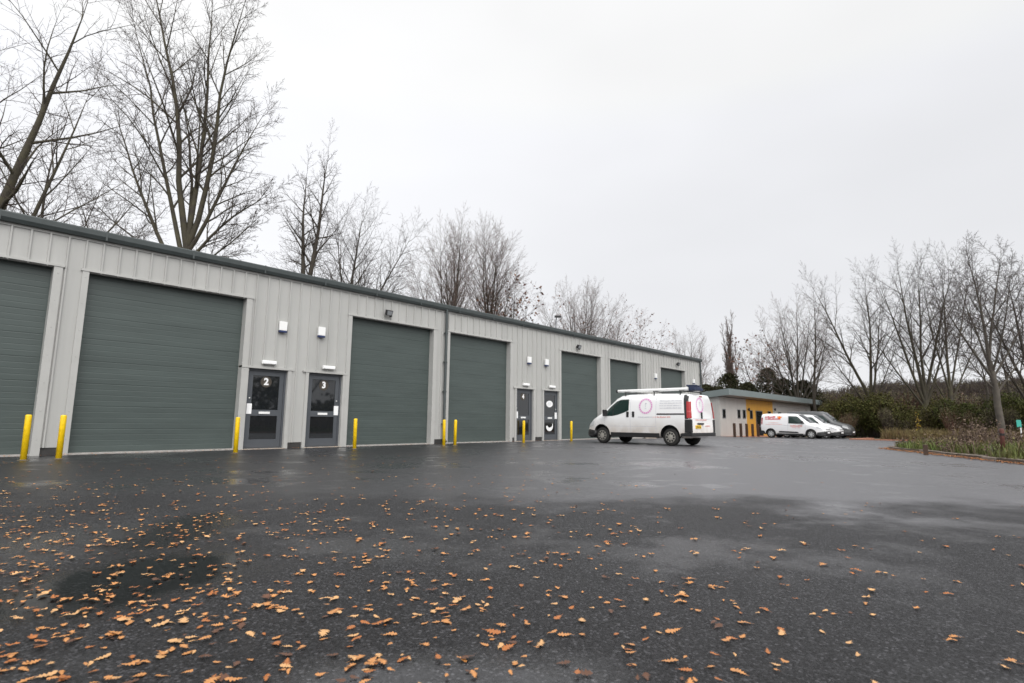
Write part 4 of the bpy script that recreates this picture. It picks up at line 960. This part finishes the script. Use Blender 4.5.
# ------------------------------------------------------------------ bushes, hedge, conifers, scrub
def bush_meshes(seed, n, rx, ry, rz_, m, leaf, twigs=60, lobes=9, flat=.0):
    rng = np.random.default_rng(seed); C = []
    cen = np.stack([rng.uniform(-.62, .62, lobes)*rx, rng.uniform(-.62, .62, lobes)*ry, rng.uniform(.22, .78, lobes)*rz_], 1); sc = rng.uniform(.28, .55, lobes)
    for k in range(lobes):
        q = rng.normal(0, 1, (n//lobes, 3)); q /= np.linalg.norm(q, axis=1)[:, None]; q *= (rng.uniform(.35, 1, (n//lobes, 1))**.4)
        C.append(cen[k]+q*np.array([rx, ry, rz_*.62])*sc[k])
    C = np.concatenate(C); C = C[C[:, 2] > .02]; C += rng.normal(0, leaf*.7, C.shape)
    v, f = leaf_cards(rng, C, leaf)
    br = []
    for i in range(twigs):
        e = C[rng.integers(len(C))]*np.array([1,1,1.0]); b0 = np.array([e[0]*.35, e[1]*.35, 0]); mid = (b0+e)/2+rng.normal(0, .1, 3)+np.array([0,0,.15]); e2 = e+norm(e-mid)*rng.uniform(.1, .6)
        br.append((np.array([b0, mid, e, e2]), np.array([.025,.018,.010,.004])))
    tv, tf = tubes_to_arrays(br, 4)
    return (v, f), (tv, tf)
def make_bush(name, label, cat, seed, n, rx, ry, rz_, m, leaf, group, twigs=60, lobes=9, twm='twig'):
    t = thing(name, label, cat, (0,0,0), 0, group); a, b = bush_meshes(seed, n, rx, ry, rz_, m, leaf, twigs, lobes)
    np_obj('foliage', a[0], a[1], M[m], t); np_obj('stem', b[0], b[1], M[twm], t); return t
def place(t, px, depth, s_=(1,1,1), rz=0, label=None, dz=0):
    p = at(px, depth); t.location = (p[0], p[1], gz(p[0])+dz); t.scale = s_; t.rotation_euler = (0, 0, rz)
    if label: t['label'] = label
rng = np.random.default_rng(77)
GD = 'dark evergreen bushes along the right hedge'
darks = [make_bush('evergreen_bush', 'x', 'bush', 50+i, 8500, 2.6, 2.0, 3.4, m, .065, GD, lobes=13) for i, m in enumerate(('bush','bushm','bushy'))]
spots = [(822,57,.95),(838,55,1.0),(852,54,1.05),(868,53,1.0),(884,52,1.15),(899,51,1.0),(914,50,.9),(930,49,.95),(947,46,.85),(964,45,.95),(980,44,.9),(994,42,.85),(1012,41,.95),(1030,40,.9),(1050,39,.95)]
where = ['behind the dark car','right of the dark car','left of the V-forked tree','under the V-forked tree','right of the V-forked tree','left of the yellow sapling','behind the yellow sapling','left of the many-stemmed tree foot','right of the many-stemmed tree foot','left of the slim tree','right of the slim tree','left of the thick trunk','right of the thick trunk','near the turquoise sign','at the right edge']
for i, (px, dep, s_) in enumerate(spots):
    src = darks[i % 3]; t = src if i < 3 else copy_tree(src)
    place(t, px, dep, (s_*rng.uniform(.75,1.2), s_*rng.uniform(.8,1.15), s_*rng.uniform(.66,1.30)), rng.uniform(0,6.28), ('olive green' if i % 3 == 2 else 'dark green')+' evergreen bush in the hedge, '+where[i])
GS = 'brown scrub bushes behind the hedge'
scr = [make_bush('scrub_bush', 'x', 'bush', 60+i, 3600, 3.0, 2.4, 5.6, m, .075, GS, twigs=420, lobes=12, twm=tw) for i, (m, tw) in enumerate((('scrub','twig'),('bushy','twigp'),('scrub','twigr')))]
kindn = ('brown scrub bush with bare shoots','olive leafy scrub bush','russet scrub bush with red twigs')
sp = [(826,72,.95),(845,68,.95),(860,66,.9),(878,64,1.0),(894,63,.95),(911,61,.95),(928,60,.95),(944,58,.92),(960,57,.95),(976,56,.9),(991,55,.92),(1006,54,.9),(1023,53,.92),(1042,52,.95),(843,52.5,.5),(890,50,.52),(922,47.5,.50),(957,44,.46),(1003,40.5,.42)]
w2 = ['above the roof end of the office','above the dark car','left of the V-fork tree trunk','behind the V-fork tree trunk','just right of the V-fork tree','left of the yellow sapling column','above the yellow sapling','at the foot of the many-stemmed tree','between many-stemmed and slim trees','behind the slim bare tree','left of the thin leaning pole tree','behind the thick verge trunk','behind the snapped young tree','at the right picture edge','low before the hedge by the dark car','low in front of the hedge at its middle','low behind the yellow sapling','low in front of the slim tree','low beside the thick verge trunk']
for i, (px, dep, s_) in enumerate(sp):
    src = scr[i % 3]; t = src if i < 3 else copy_tree(src)
    place(t, px, dep, (s_*rng.uniform(.9,1.2), s_*rng.uniform(.9,1.2), s_*rng.uniform(.85,1.1)), rng.uniform(0,6.28), kindn[i % 3]+' '+w2[i])
def conifer(label, px, depth, top, width, seed, m='conifer', ex=1.0):
    b, h = right(px, depth, top); t = thing('conifer', label, 'tree', b, 0, 'dark conifers behind the office')
    rng = np.random.default_rng(seed); n = 5200; zz = rng.uniform(.06, 1, n)**.9; lay = np.sin(zz*h*3.1+rng.uniform(0, .5, n))*.12
    rad = width*((1-zz)**ex*.95+.06+lay*(1-zz))*np.sqrt(rng.uniform(.15, 1, n)); a = rng.uniform(0, 6.28, n); rad *= 1+.25*np.sin(a*3+seed)+.2*np.sin(a*5+zz*9)
    C = np.stack([rad*np.cos(a), rad*np.sin(a), zz*h-rad*.12], 1); v, f = leaf_cards(rng, C, .17, aspect=.35)
    np_obj('crown', v, f, M[m], t)
    tv, tf = tubes_to_arrays([(np.array([[0,0,-.2],[0,0,h*.5],[0,0,h*.97]]), np.array([.22,.14,.02]))], 8); np_obj('trunk', tv, tf, M['bark'], t, True)
conifer('dark conifer right behind the near end of the office roof, at the poplar foot', 731, 74, 373, 3.2, 1, ex=.45)
conifer('dark rounded conifer over the orange entrance wall', 771, 72, 368, 2.6, 2, ex=.4)
conifer('low dark conifer between the two taller ones over the office', 750, 78, 382, 3.0, 3, ex=.5)
conifer('low dark conifer against the far corner of the workshop units', 707, 80, 384, 3.4, 4, ex=.5)
conifer('brown-green conifer right of the orange wall behind the office roof', 786, 70, 378, 2.6, 5, ex=.5)
conifer('broad dark conifer over the right end of the office roof', 806, 68, 380, 3.4, 6, ex=.5)
conifer('dark conifer glimpsed just left of the poplar foot', 718, 84, 386, 3.0, 7, ex=.5)
# far wood on the hill: one mass
def far_wood():
    rng = np.random.default_rng(8); br = []
    for i in range(1500):
        d = rng.uniform(64, 130); px = rng.uniform(800, 1090); u = (px-512)/FPX*d
        p = CAM+FH*d+RH*u; z0 = -.5+hill_h(u, d); hgt = rng.uniform(1.6, 3.4)*(1.0 if d > 75 else .9)
        p = np.array([p[0], p[1], z0])
        for k in range(12):
            a = rng.uniform(0, 6.28); l = rng.uniform(.05, .42); e = p+hgt*rng.uniform(.6, 1)*np.array([math.cos(a)*l, math.sin(a)*l, 1]); s0 = p+(e-p)*rng.uniform(.0, .4)
            br.append((np.array([s0, (s0+e)/2+rng.normal(0,.12,3), e]), np.array([.06,.045,.02])))
    v, f = tubes_to_arrays(br, 3); w = v[rng.integers(0, len(v), 26000)]+rng.normal(0, .22, (26000, 3)); v2, f2 = leaf_cards(rng, w, .11)
    o = np_obj('far_woodland', np.concatenate([v, v2]), np.concatenate([f, f2+len(v)]), [M['twig'], M['farwood']], None, False, np.r_[np.zeros(len(f), int), np.ones(len(f2), int)])
    tag(o, 'brown leafless woodland covering the low hill on the right', 'woodland', kind='stuff')
far_wood()
# belt of undergrowth across the yard, behind the photographer
def belt():
    rng = np.random.default_rng(18); n = 16000; x = rng.uniform(-25, 62, n); y = -47+np.abs(rng.normal(0, 2.2, n))*-1+rng.uniform(0, 4, n); z = rng.uniform(0, 1, n)**1.2*(4.2+1.5*np.sin(x*.5))
    v, f = leaf_cards(rng, np.stack([x, y, z], 1), .32); o = np_obj('undergrowth', v, f, M['scrub']); tag(o, 'band of brown undergrowth across the yard', 'undergrowth', kind='stuff')
belt()
# blades: grass and weeds
def blades(name, label, cat, P, hgt, wid, m, seed, bend=.35, heads=0):
    rng = np.random.default_rng(seed); n = len(P); a = rng.uniform(0, 6.28, n); h = hgt*rng.uniform(.40, 1.2, n)*(.72+.30*np.sin(P[:, 0]*2.3+np.sin(P[:, 1]*3.1)*1.5)+.18*np.sin(P[:, 1]*6.7+P[:, 0]*4.1)); d = np.stack([np.cos(a), np.sin(a), np.zeros(n)], 1)
    b2 = rng.uniform(0, 6.28, n); lean = np.stack([np.cos(b2), np.sin(b2), np.zeros(n)], 1)*(rng.uniform(.05, 1, n)*bend*h)[:, None]; w = (wid*rng.uniform(.6, 1.4, n))[:, None]
    up = np.array([0,0,1.0]); p0, p1, p2 = P, P+up*(h*.6)[:, None]+lean*.4, P+up*h[:, None]+lean
    V = np.stack([p0-d*w, p0+d*w, p1-d*w*.75, p1+d*w*.75, p2-d*w*.12, p2+d*w*.12], 1).reshape(-1, 3); i = np.arange(n)[:, None]*6
    F = np.concatenate([i+np.array([0,1,3,2]), i+np.array([2,3,5,4])]); 
    if heads:
        k = rng.choice(n, heads); C = np.repeat(p2[k], 7, 0)+rng.normal(0, .035, (heads*7, 3))*np.array([1,1,2.2]); v, f = leaf_cards(rng, C, .030); F = np.concatenate([F, f+len(V)]); V = np.concatenate([V, v])
    return tag(np_obj(name, V, F, M[m]), label, cat, kind='stuff')
def inside(P, poly):
    x, y = P[:, 0], P[:, 1]; c = np.zeros(len(P), bool); j = len(poly)-1
    for i in range(len(poly)):
        xi, yi = poly[i]; xj, yj = poly[j]
        c ^= ((yi > y) != (yj > y)) & (x < (xj-xi)*(y-yi)/(yj-yi+1e-12)+xi); j = i
    return c
def edge_dist(P, poly):
    dmin = np.full(len(P), 1e9)
    for i in range(len(poly)):
        a, b = np.array(poly[i-1]), np.array(poly[i]); ab = b-a; t = np.clip(((P[:, :2]-a)@ab)/(ab@ab+1e-12), 0, 1); dmin = np.minimum(dmin, np.linalg.norm(P[:, :2]-(a+t[:, None]*ab), axis=1))
    return dmin
rng = np.random.default_rng(21); Q = np.stack([rng.uniform(14, 37, 260000), rng.uniform(-32, -11, 260000)], 1); Q = Q[inside(Q, isl)]; ed = edge_dist(Q, isl)
def lift(P, dz): return np.concatenate([P, np.array([gz(x)+dz for x in P[:, 0]])[:, None]], 1)
cl = np.sin(Q[:, 0]*1.9+np.sin(Q[:, 1]*1.3)*2)+np.sin(Q[:, 1]*2.3+1)
g1 = Q[(ed > .22-.19*(cl > .9)+.25*(cl < -1.1)) & (ed < 3.4+.6*cl) & (rng.uniform(0, 1, len(Q)) < .75)]
blades('verge_grass', 'green grass along the kerb of the right verge', 'grass', lift(g1[:52000], .09), .30, .012, 'grass', 1, .6)
pxr = lambda P: ((P[:, 0]-CAM[0])*RH[0]+(P[:, 1]-CAM[1])*RH[1])/((P[:, 0]-CAM[0])*FH[0]+(P[:, 1]-CAM[1])*FH[1])
PP = ground_at(1003.5, 459.0)[:2]
g1 = g1[np.linalg.norm(g1-PP, axis=1) > .7]
g2 = Q[(pxr(Q) > .735) & (np.linalg.norm(Q-PP, axis=1) > .6) & (ed > 2.0+.6*cl) & (rng.uniform(0, 1, len(Q)) < .30)]
g3 = Q[(ed > .5) & (ed < 4) & (rng.uniform(0, 1, len(Q)) < .2) & (np.linalg.norm(Q-PP, axis=1) > .7)]
blades('brown_grass', 'yellow-brown dead grass mixed into the verge', 'grass', lift(g3[:4000], .09), .42, .010, 'rough', 7, .7, heads=1500)
g4 = Q[(ed > .12) & (ed < 1.6) & (cl < .3) & (rng.uniform(0, 1, len(Q)) < .10) & (np.linalg.norm(Q-PP, axis=1) > .5)]
blades('dead_stalks', 'short brown dead stalks and litter along the verge edge', 'weeds', lift(g4[:1500], .09), .30, .010, 'straw', 9, .9, heads=1500)
blades('dead_weeds', 'tall brown dead weeds on the verge behind the grass', 'weeds', lift(g2[:26000], .09), .78, .008, 'straw', 2, .22, heads=9000)
q = np.stack([rng.uniform(44, 51, 60000), rng.uniform(-26, -6, 60000)], 1); q = q[(q[:, 0] > 46.2) & ((q[:, 1] < -8.7) | (q[:, 0] > 54))]; blades('rough_grass', 'long yellowish rough grass on the bank before the hedge', 'grass', lift(q[:36000], .0), .78, .014, 'rough', 3, .5)
# yellow sapling, post, stub, sign
b, h = right(917, 44.5, 413)
t = thing('yellow_sapling', 'small sapling with a few bright yellow leaves before the dark hedge', 'sapling', b, 0)
rng = np.random.default_rng(4); br = []; C = []
for k in range(7):
    e = np.array([rng.normal(0,.25), rng.normal(0,.25), h*rng.uniform(.55,1.1)]); br.append((np.array([[0,0,0], e*.5+rng.normal(0,.05,3), e]), np.array([.018,.012,.005])));
    for j in range(6): C.append(e*rng.uniform(.45,1.0)+rng.normal(0,.08,3))
v, f = tubes_to_arrays(br, 5); np_obj('stem', v, f, M['twig'], t); v, f = leaf_cards(rng, np.array(C), .085); np_obj('foliage', v, f, M['yleaf'], t)
p = ground_at(1003.5, 459.0); z0 = gz(p[0])
t = thing('marker_post', 'weathered red-brown post with dark band standing in the verge by the kerb', 'post', (p[0], p[1], z0+.09), .4); t.rotation_euler = (R(2), R(-2), .4)
mb = MB(); mb.lathe([(-.1,0),(-.1,.054),(.60,.050),(.685,.049),(.70,.042),(.705,0)], (0,0,0), (0,0,1), 16); mb.build('post', M['redpost'], t)
mb = MB(); mb.lathe([(.52,.0535),(.58,.0535)], (0,0,0), (0,0,1), 16); mb.build('band', M['black'], t)
p = ground_at(926, 455); t = thing('stub_post', 'short dark stub post at the kerb of the verge', 'post', (p[0], p[1], 0), .2)
mb = MB(); mb.bbox(-.055,.055,-.055,.055,-.1,.30,.012); mb.build('post', M['wood'], t)
p = at(1020.5, 33); z0 = gz(p[0])+.15
t = thing('small_sign', 'small turquoise sign on a white post at the right edge', 'sign', (p[0], p[1], z0), math.atan2(RH[1], RH[0]))
mb = MB(); mb.bbox(-.03,.03,-.02,.02,-.2,1.24,.006); mb.build('post', M['white'], t)
mb = MB(); mb.bbox(-.24,.03,-.045,-.021,.84,1.26,.008); mb.build('panel', M['signgreen'], t)
# lamp on a thin column behind the units
p = at_y(558, 20); zt_ = height_for(558, 316.6, p)
t = thing('street_lamp', 'dark flat lamp head on a thin column behind the units', 'street lamp', (p[0], p[1], 0), math.atan2(RH[1], RH[0]))
mb = MB(); mb.tube([(-.2,0,-.2),(-.2,0,zt_-.5),(-.1,0,zt_-.05)], [.07,.05,.04], 10); mb.build('column', M['dframe'], t)
mb = MB(); mb.bbox(-.36,.36,-.18,.18,zt_-.10,zt_+.12,.06); mb.build('lamp_head', M['black'], t)

# ------------------------------------------------------------------ fallen leaves
def leaf_mesh(seed, m):
    r = random.Random(seed); n = 5; L_ = 1.0; right_ = []
    prof = [(0,.02),(.10,.10),(.16,.05),(.24,.20),(.32,.09),(.42,.29),(.52,.12),(.64,.33),(.74,.15),(.84,.22),(.93,.13),(1.0,.02)]
    k1_, k2_ = r.uniform(-.9, .9), r.uniform(-.6, 1.2); asym = r.uniform(.75, 1.2); bendy = r.uniform(-.25, .25)
    v, f = [], []
    def P(t, y):
        x = t-.5; yy = y+bendy*(t-.5)**2*2; z = .05+k2_*.28*(x*x)+abs(k1_)*.7*y*y+.03*math.sin(t*9+seed)+.10*abs(y)
        return (x, yy, z)
    for t, w in prof:
        j = r.uniform(.8, 1.2); v += [P(t, w*j), P(t+r.uniform(-.015,.015), 0), P(t, -w*j*asym)]
    for i in range(len(prof)-1): f += [(3*i, 3*i+1, 3*i+4, 3*i+3), (3*i+1, 3*i+2, 3*i+5, 3*i+4)]
    o_ = len(v); v += [(-.72,.02,.03),(-.72,.045,.03),(-.48,.0,.05),(-.48,.03,.05)]; f.append((o_, o_+2, o_+3, o_+1))
    return v, f
kinds = ['tan','pale','rust','tan','pale','brown']
protos = []
for k, nm in enumerate(kinds+['tan','rust']):
    v, f = leaf_mesh(k+1, nm); me = bpy.data.meshes.new('fallen_leaf'); me.from_pydata(v, [], f); me.materials.append(M['leaf_'+nm]); me.polygons.foreach_set('use_smooth', [True]*len(f)); me.update(); protos.append((me, nm))
rng = np.random.default_rng(99)
def dens(px, py):
    a = .18
    if py < 475: a = .8 if px < 620 else .10
    left_ = 1/(1+math.exp((px-520)/110))
    a = .26+.85*left_
    if py < 470: a *= .7+1.0*left_
    if px < 240 and 480 < py < 660: a *= 1.45
    if py > 620: a *= .62
    if px > 640 and py < 500: a *= .35
    if px > 800: a *= .55
    return min(a, 1.6)
cand = []
while len(cand) < 1900:
    px, py = rng.uniform(-30, 1040), 447+238*rng.uniform(0, 1)**.95
    if px < 560 and py < 451+(560-px)*.018: continue
    d = dens(px, py)*(1.0 if py > 560 else (1.35 if py > 480 else 1.0))
    # far rows hold smaller leaves, so more of them fit a row
    if rng.uniform(0, 1.9) > d: continue
    if rng.uniform(0, 1) > (1.0 if py < 540 else .62): continue
    g = ground_at(px, py)
    if g[1] > -.1 or g[0] > 30: continue
    cand.append((g[0], g[1]))
    if rng.uniform() < .22: cand.append((g[0]+rng.normal(0,.05), g[1]+rng.normal(0,.05)))
cand = [c_ for c_ in cand if not inside(np.array([c_]), isl)[0]]
cand.sort(key=lambda c_: (c_[0]-CAM[0])**2+(c_[1]-CAM[1])**2)
LAB = {'tan':'fallen tan oak leaf lying on the wet asphalt in the foreground','pale':'fallen pale buff oak leaf lying on the wet asphalt in the foreground','rust':'fallen rusty orange oak leaf lying on the wet asphalt in the foreground','brown':'fallen dark brown oak leaf lying on the wet asphalt in the foreground'}
SV, SF, SM = [], [], []; so = 0; names = ['tan','pale','rust','brown']
for i, (x, y) in enumerate(cand):
    me, nm = protos[rng.choice(8, p=[.15,.12,.15,.15,.11,.11,.10,.11])]; s_ = rng.choice([.026,.038,.050,.064], p=[.28,.36,.25,.11])*rng.uniform(.85,1.15); rz = rng.uniform(0, 6.28); fl = rng.uniform() < .35
    z = gz(x)+.004
    if i < 300:
        o = bpy.data.objects.new('fallen_leaf', me); COL.objects.link(o); o.location = (x, y, z+(.010 if fl else 0)); o.scale = (s_, s_, s_*rng.uniform(.25, .9)); o.rotation_euler = (rng.normal(0,.10)+(math.pi if fl else 0), rng.normal(0,.10), rz)
        tag(o, LAB[nm], 'leaf', 'fallen oak leaves on the asphalt')
    else:
        V = np.array([v.co[:] for v in me.vertices])*s_; c, s = math.cos(rz), math.sin(rz); V = np.stack([V[:,0]*c-V[:,1]*s+x, V[:,0]*s+V[:,1]*c+y, V[:,2]*1.2+z], 1)
        SV.append(V); SF += [[a+so for a in p.vertices] for p in me.polygons]; SM += [names.index(nm)]*len(me.polygons); so += len(V)
# drifts against the shutters and the kerbs
def drift(x0, x1, n, yf):
    global so
    for _ in range(n):
        me, nm = protos[rng.choice([0,2,2,5,3])]; x = rng.uniform(x0, x1); y = yf(x); s_ = rng.uniform(.03,.065); rz = rng.uniform(0, 6.28)
        V = np.array([v.co[:] for v in me.vertices])*s_; c, s = math.cos(rz), math.sin(rz); V = np.stack([V[:,0]*c-V[:,1]*s+x, V[:,0]*s+V[:,1]*c+y, V[:,2]*1.6+gz(x)+.006+rng.uniform(0,.02)], 1)
        SV.append(V); SF.extend([[a+so for a in p.vertices] for p in me.polygons]); SM.extend([names.index(nm)]*len(me.polygons)); so += len(V)
drift(-1, 37, 420, lambda x: -.08-abs(rng.normal(0,.14)))
for (a, na), (b_, nb) in zip(out, out[1:]+out[:1]):
    if a[1] < -18.5: continue
    L2 = np.linalg.norm(b_-a)
    for _ in range(int(L2*70)):
        t_ = rng.uniform(); p_ = a+(b_-a)*t_+na*abs(rng.normal(0,.16)); me, nm = protos[rng.choice([0,2,2,3,5])]; s_ = rng.uniform(.05,.09); rz = rng.uniform(0,6.28)
        V = np.array([v.co[:] for v in me.vertices])*s_; c, s = math.cos(rz), math.sin(rz); V = np.stack([V[:,0]*c-V[:,1]*s+p_[0], V[:,0]*s+V[:,1]*c+p_[1], V[:,2]*1.6+gz(p_[0])+.006+rng.uniform(0,.03)], 1)
        SV.append(V); SF += [[q+so for q in p.vertices] for p in me.polygons]; SM += [names.index(nm)]*len(me.polygons); so += len(V)
SV = np.concatenate(SV); mbs = MB(); me = bpy.data.meshes.new('scattered_leaves'); me.from_pydata(SV.tolist(), [], SF)
for nm in names: me.materials.append(M['leaf_'+nm])
me.polygons.foreach_set('material_index', SM); me.update(); o = bpy.data.objects.new('scattered_leaves', me); COL.objects.link(o)
tag(o, 'small brown leaves scattered across the yard and drifted along shutters and kerb', 'leaves', kind='stuff')

# ------------------------------------------------------------------ sky, sun, camera
SUN_EL, SUN_AZ = R(46), R(206)     # azimuth from +Y towards +X
w = bpy.data.worlds.new('World'); scene.world = w; w.use_nodes = True; nt = w.node_tree; N = nt.nodes; L = nt.links
bg = N['Background']; bg.inputs['Strength'].default_value = .1
sky = N.new('ShaderNodeTexSky'); sky.sky_type = 'NISHITA'; sky.sun_disc = False; sky.sun_elevation = SUN_EL; sky.sun_rotation = SUN_AZ; sky.air_density = 1; sky.dust_density = 4
tc = N.new('ShaderNodeTexCoord'); sp_ = N.new('ShaderNodeSeparateXYZ'); L.new(tc.outputs['Generated'], sp_.inputs[0])
cr = N.new('ShaderNodeValToRGB'); cr.color_ramp.interpolation = 'B_SPLINE'
el = cr.color_ramp.elements; el[0].position = 0.0; el[0].color = (.895,.90,.925,1); el[1].position = 1.0; el[1].color = (3.0,3.0,3.04,1)
for p_, c_ in ((.30,(.925,.93,.955,1)),(.60,(.95,.955,.985,1)),(.78,(1.8,1.8,1.83,1))):
    e_ = el.new(p_); e_.color = c_
L.new(sp_.outputs['Z'], cr.inputs['Fac'])
dot = N.new('ShaderNodeVectorMath'); dot.operation = 'DOT_PRODUCT'; dot.inputs[1].default_value = tuple(-RH); L.new(tc.outputs['Generated'], dot.inputs[0])
mr = N.new('ShaderNodeMapRange'); mr.inputs['From Min'].default_value = -.8; mr.inputs['From Max'].default_value = .6; mr.inputs['To Min'].default_value = .87; mr.inputs['To Max'].default_value = 1.04; L.new(dot.outputs['Value'], mr.inputs['Value'])
nz = N.new('ShaderNodeTexNoise'); nz.inputs['Scale'].default_value = 1.6; nz.inputs['Detail'].default_value = 3; mpw = N.new('ShaderNodeMapping'); mpw.inputs['Scale'].default_value = (1,1,2.5); L.new(tc.outputs['Generated'], mpw.inputs['Vector']); L.new(mpw.outputs['Vector'], nz.inputs['Vector'])
m3 = N.new('ShaderNodeMapRange'); m3.inputs['From Min'].default_value = .3; m3.inputs['From Max'].default_value = .7; m3.inputs['To Min'].default_value = .95; m3.inputs['To Max'].default_value = 1.04; L.new(nz.outputs['Fac'], m3.inputs['Value'])
mm = N.new('ShaderNodeMath'); mm.operation = 'MULTIPLY'; L.new(mr.outputs['Result'], mm.inputs[0]); L.new(m3.outputs['Result'], mm.inputs[1])
m4 = N.new('ShaderNodeMath'); m4.operation = 'MULTIPLY'; m4.inputs[1].default_value = 10.0; L.new(mm.outputs[0], m4.inputs[0])
d2 = N.new('ShaderNodeVectorMath'); d2.operation = 'DOT_PRODUCT'; d2.inputs[1].default_value = (math.sin(SUN_AZ)*math.cos(SUN_EL), math.cos(SUN_AZ)*math.cos(SUN_EL), math.sin(SUN_EL)); L.new(tc.outputs['Generated'], d2.inputs[0])
lo_ = N.new('ShaderNodeMapRange'); lo_.interpolation_type = 'SMOOTHSTEP'; lo_.inputs['From Min'].default_value = .45; lo_.inputs['From Max'].default_value = 1.0; lo_.inputs['To Max'].default_value = 1.5; L.new(d2.outputs['Value'], lo_.inputs['Value'])
ad = N.new('ShaderNodeVectorMath'); ad.operation = 'ADD'; L.new(cr.outputs['Color'], ad.inputs[0]); L.new(lo_.outputs['Result'], ad.inputs[1])
vm = N.new('ShaderNodeVectorMath'); vm.operation = 'SCALE'; L.new(ad.outputs[0], vm.inputs[0]); L.new(m4.outputs[0], vm.inputs['Scale'])
mx = N.new('ShaderNodeMix'); mx.data_type = 'RGBA'; mx.inputs['Factor'].default_value = .94; L.new(sky.outputs['Color'], mx.inputs['A']); L.new(vm.outputs[0], mx.inputs['B'])
L.new(mx.outputs['Result'], bg.inputs['Color'])
sl_ = bpy.data.lights.new('Sun', 'SUN'); sl_.energy = 1.5; sl_.angle = R(50); sl_.color = (1,.98,.95); so_ = bpy.data.objects.new('Sun', sl_); COL.objects.link(so_)
sd = Vector((math.sin(SUN_AZ)*math.cos(SUN_EL), math.cos(SUN_AZ)*math.cos(SUN_EL), math.sin(SUN_EL))); so_.rotation_euler = sd.to_track_quat('Z', 'Y').to_euler()
cam = bpy.data.cameras.new('Camera'); co = bpy.data.objects.new('Camera', cam); COL.objects.link(co); scene.camera = co
cam.sensor_width = 36; cam.lens = 36*FPX/W; cam.clip_start = .05; cam.clip_end = 2000
mw = Matrix.Identity(4)
for i in range(3): mw[i][0], mw[i][1], mw[i][2], mw[i][3] = RT[i], UP[i], -FW[i], CAM[i]
co.matrix_world = mw
cam.dof.use_dof = True; cam.dof.focus_distance = 6.0; cam.dof.aperture_fstop = 3.2
vs = scene.view_settings; vs.view_transform = 'Standard'; vs.look = 'None'; vs.exposure = .09; vs.gamma = 1; vs.use_curve_mapping = False
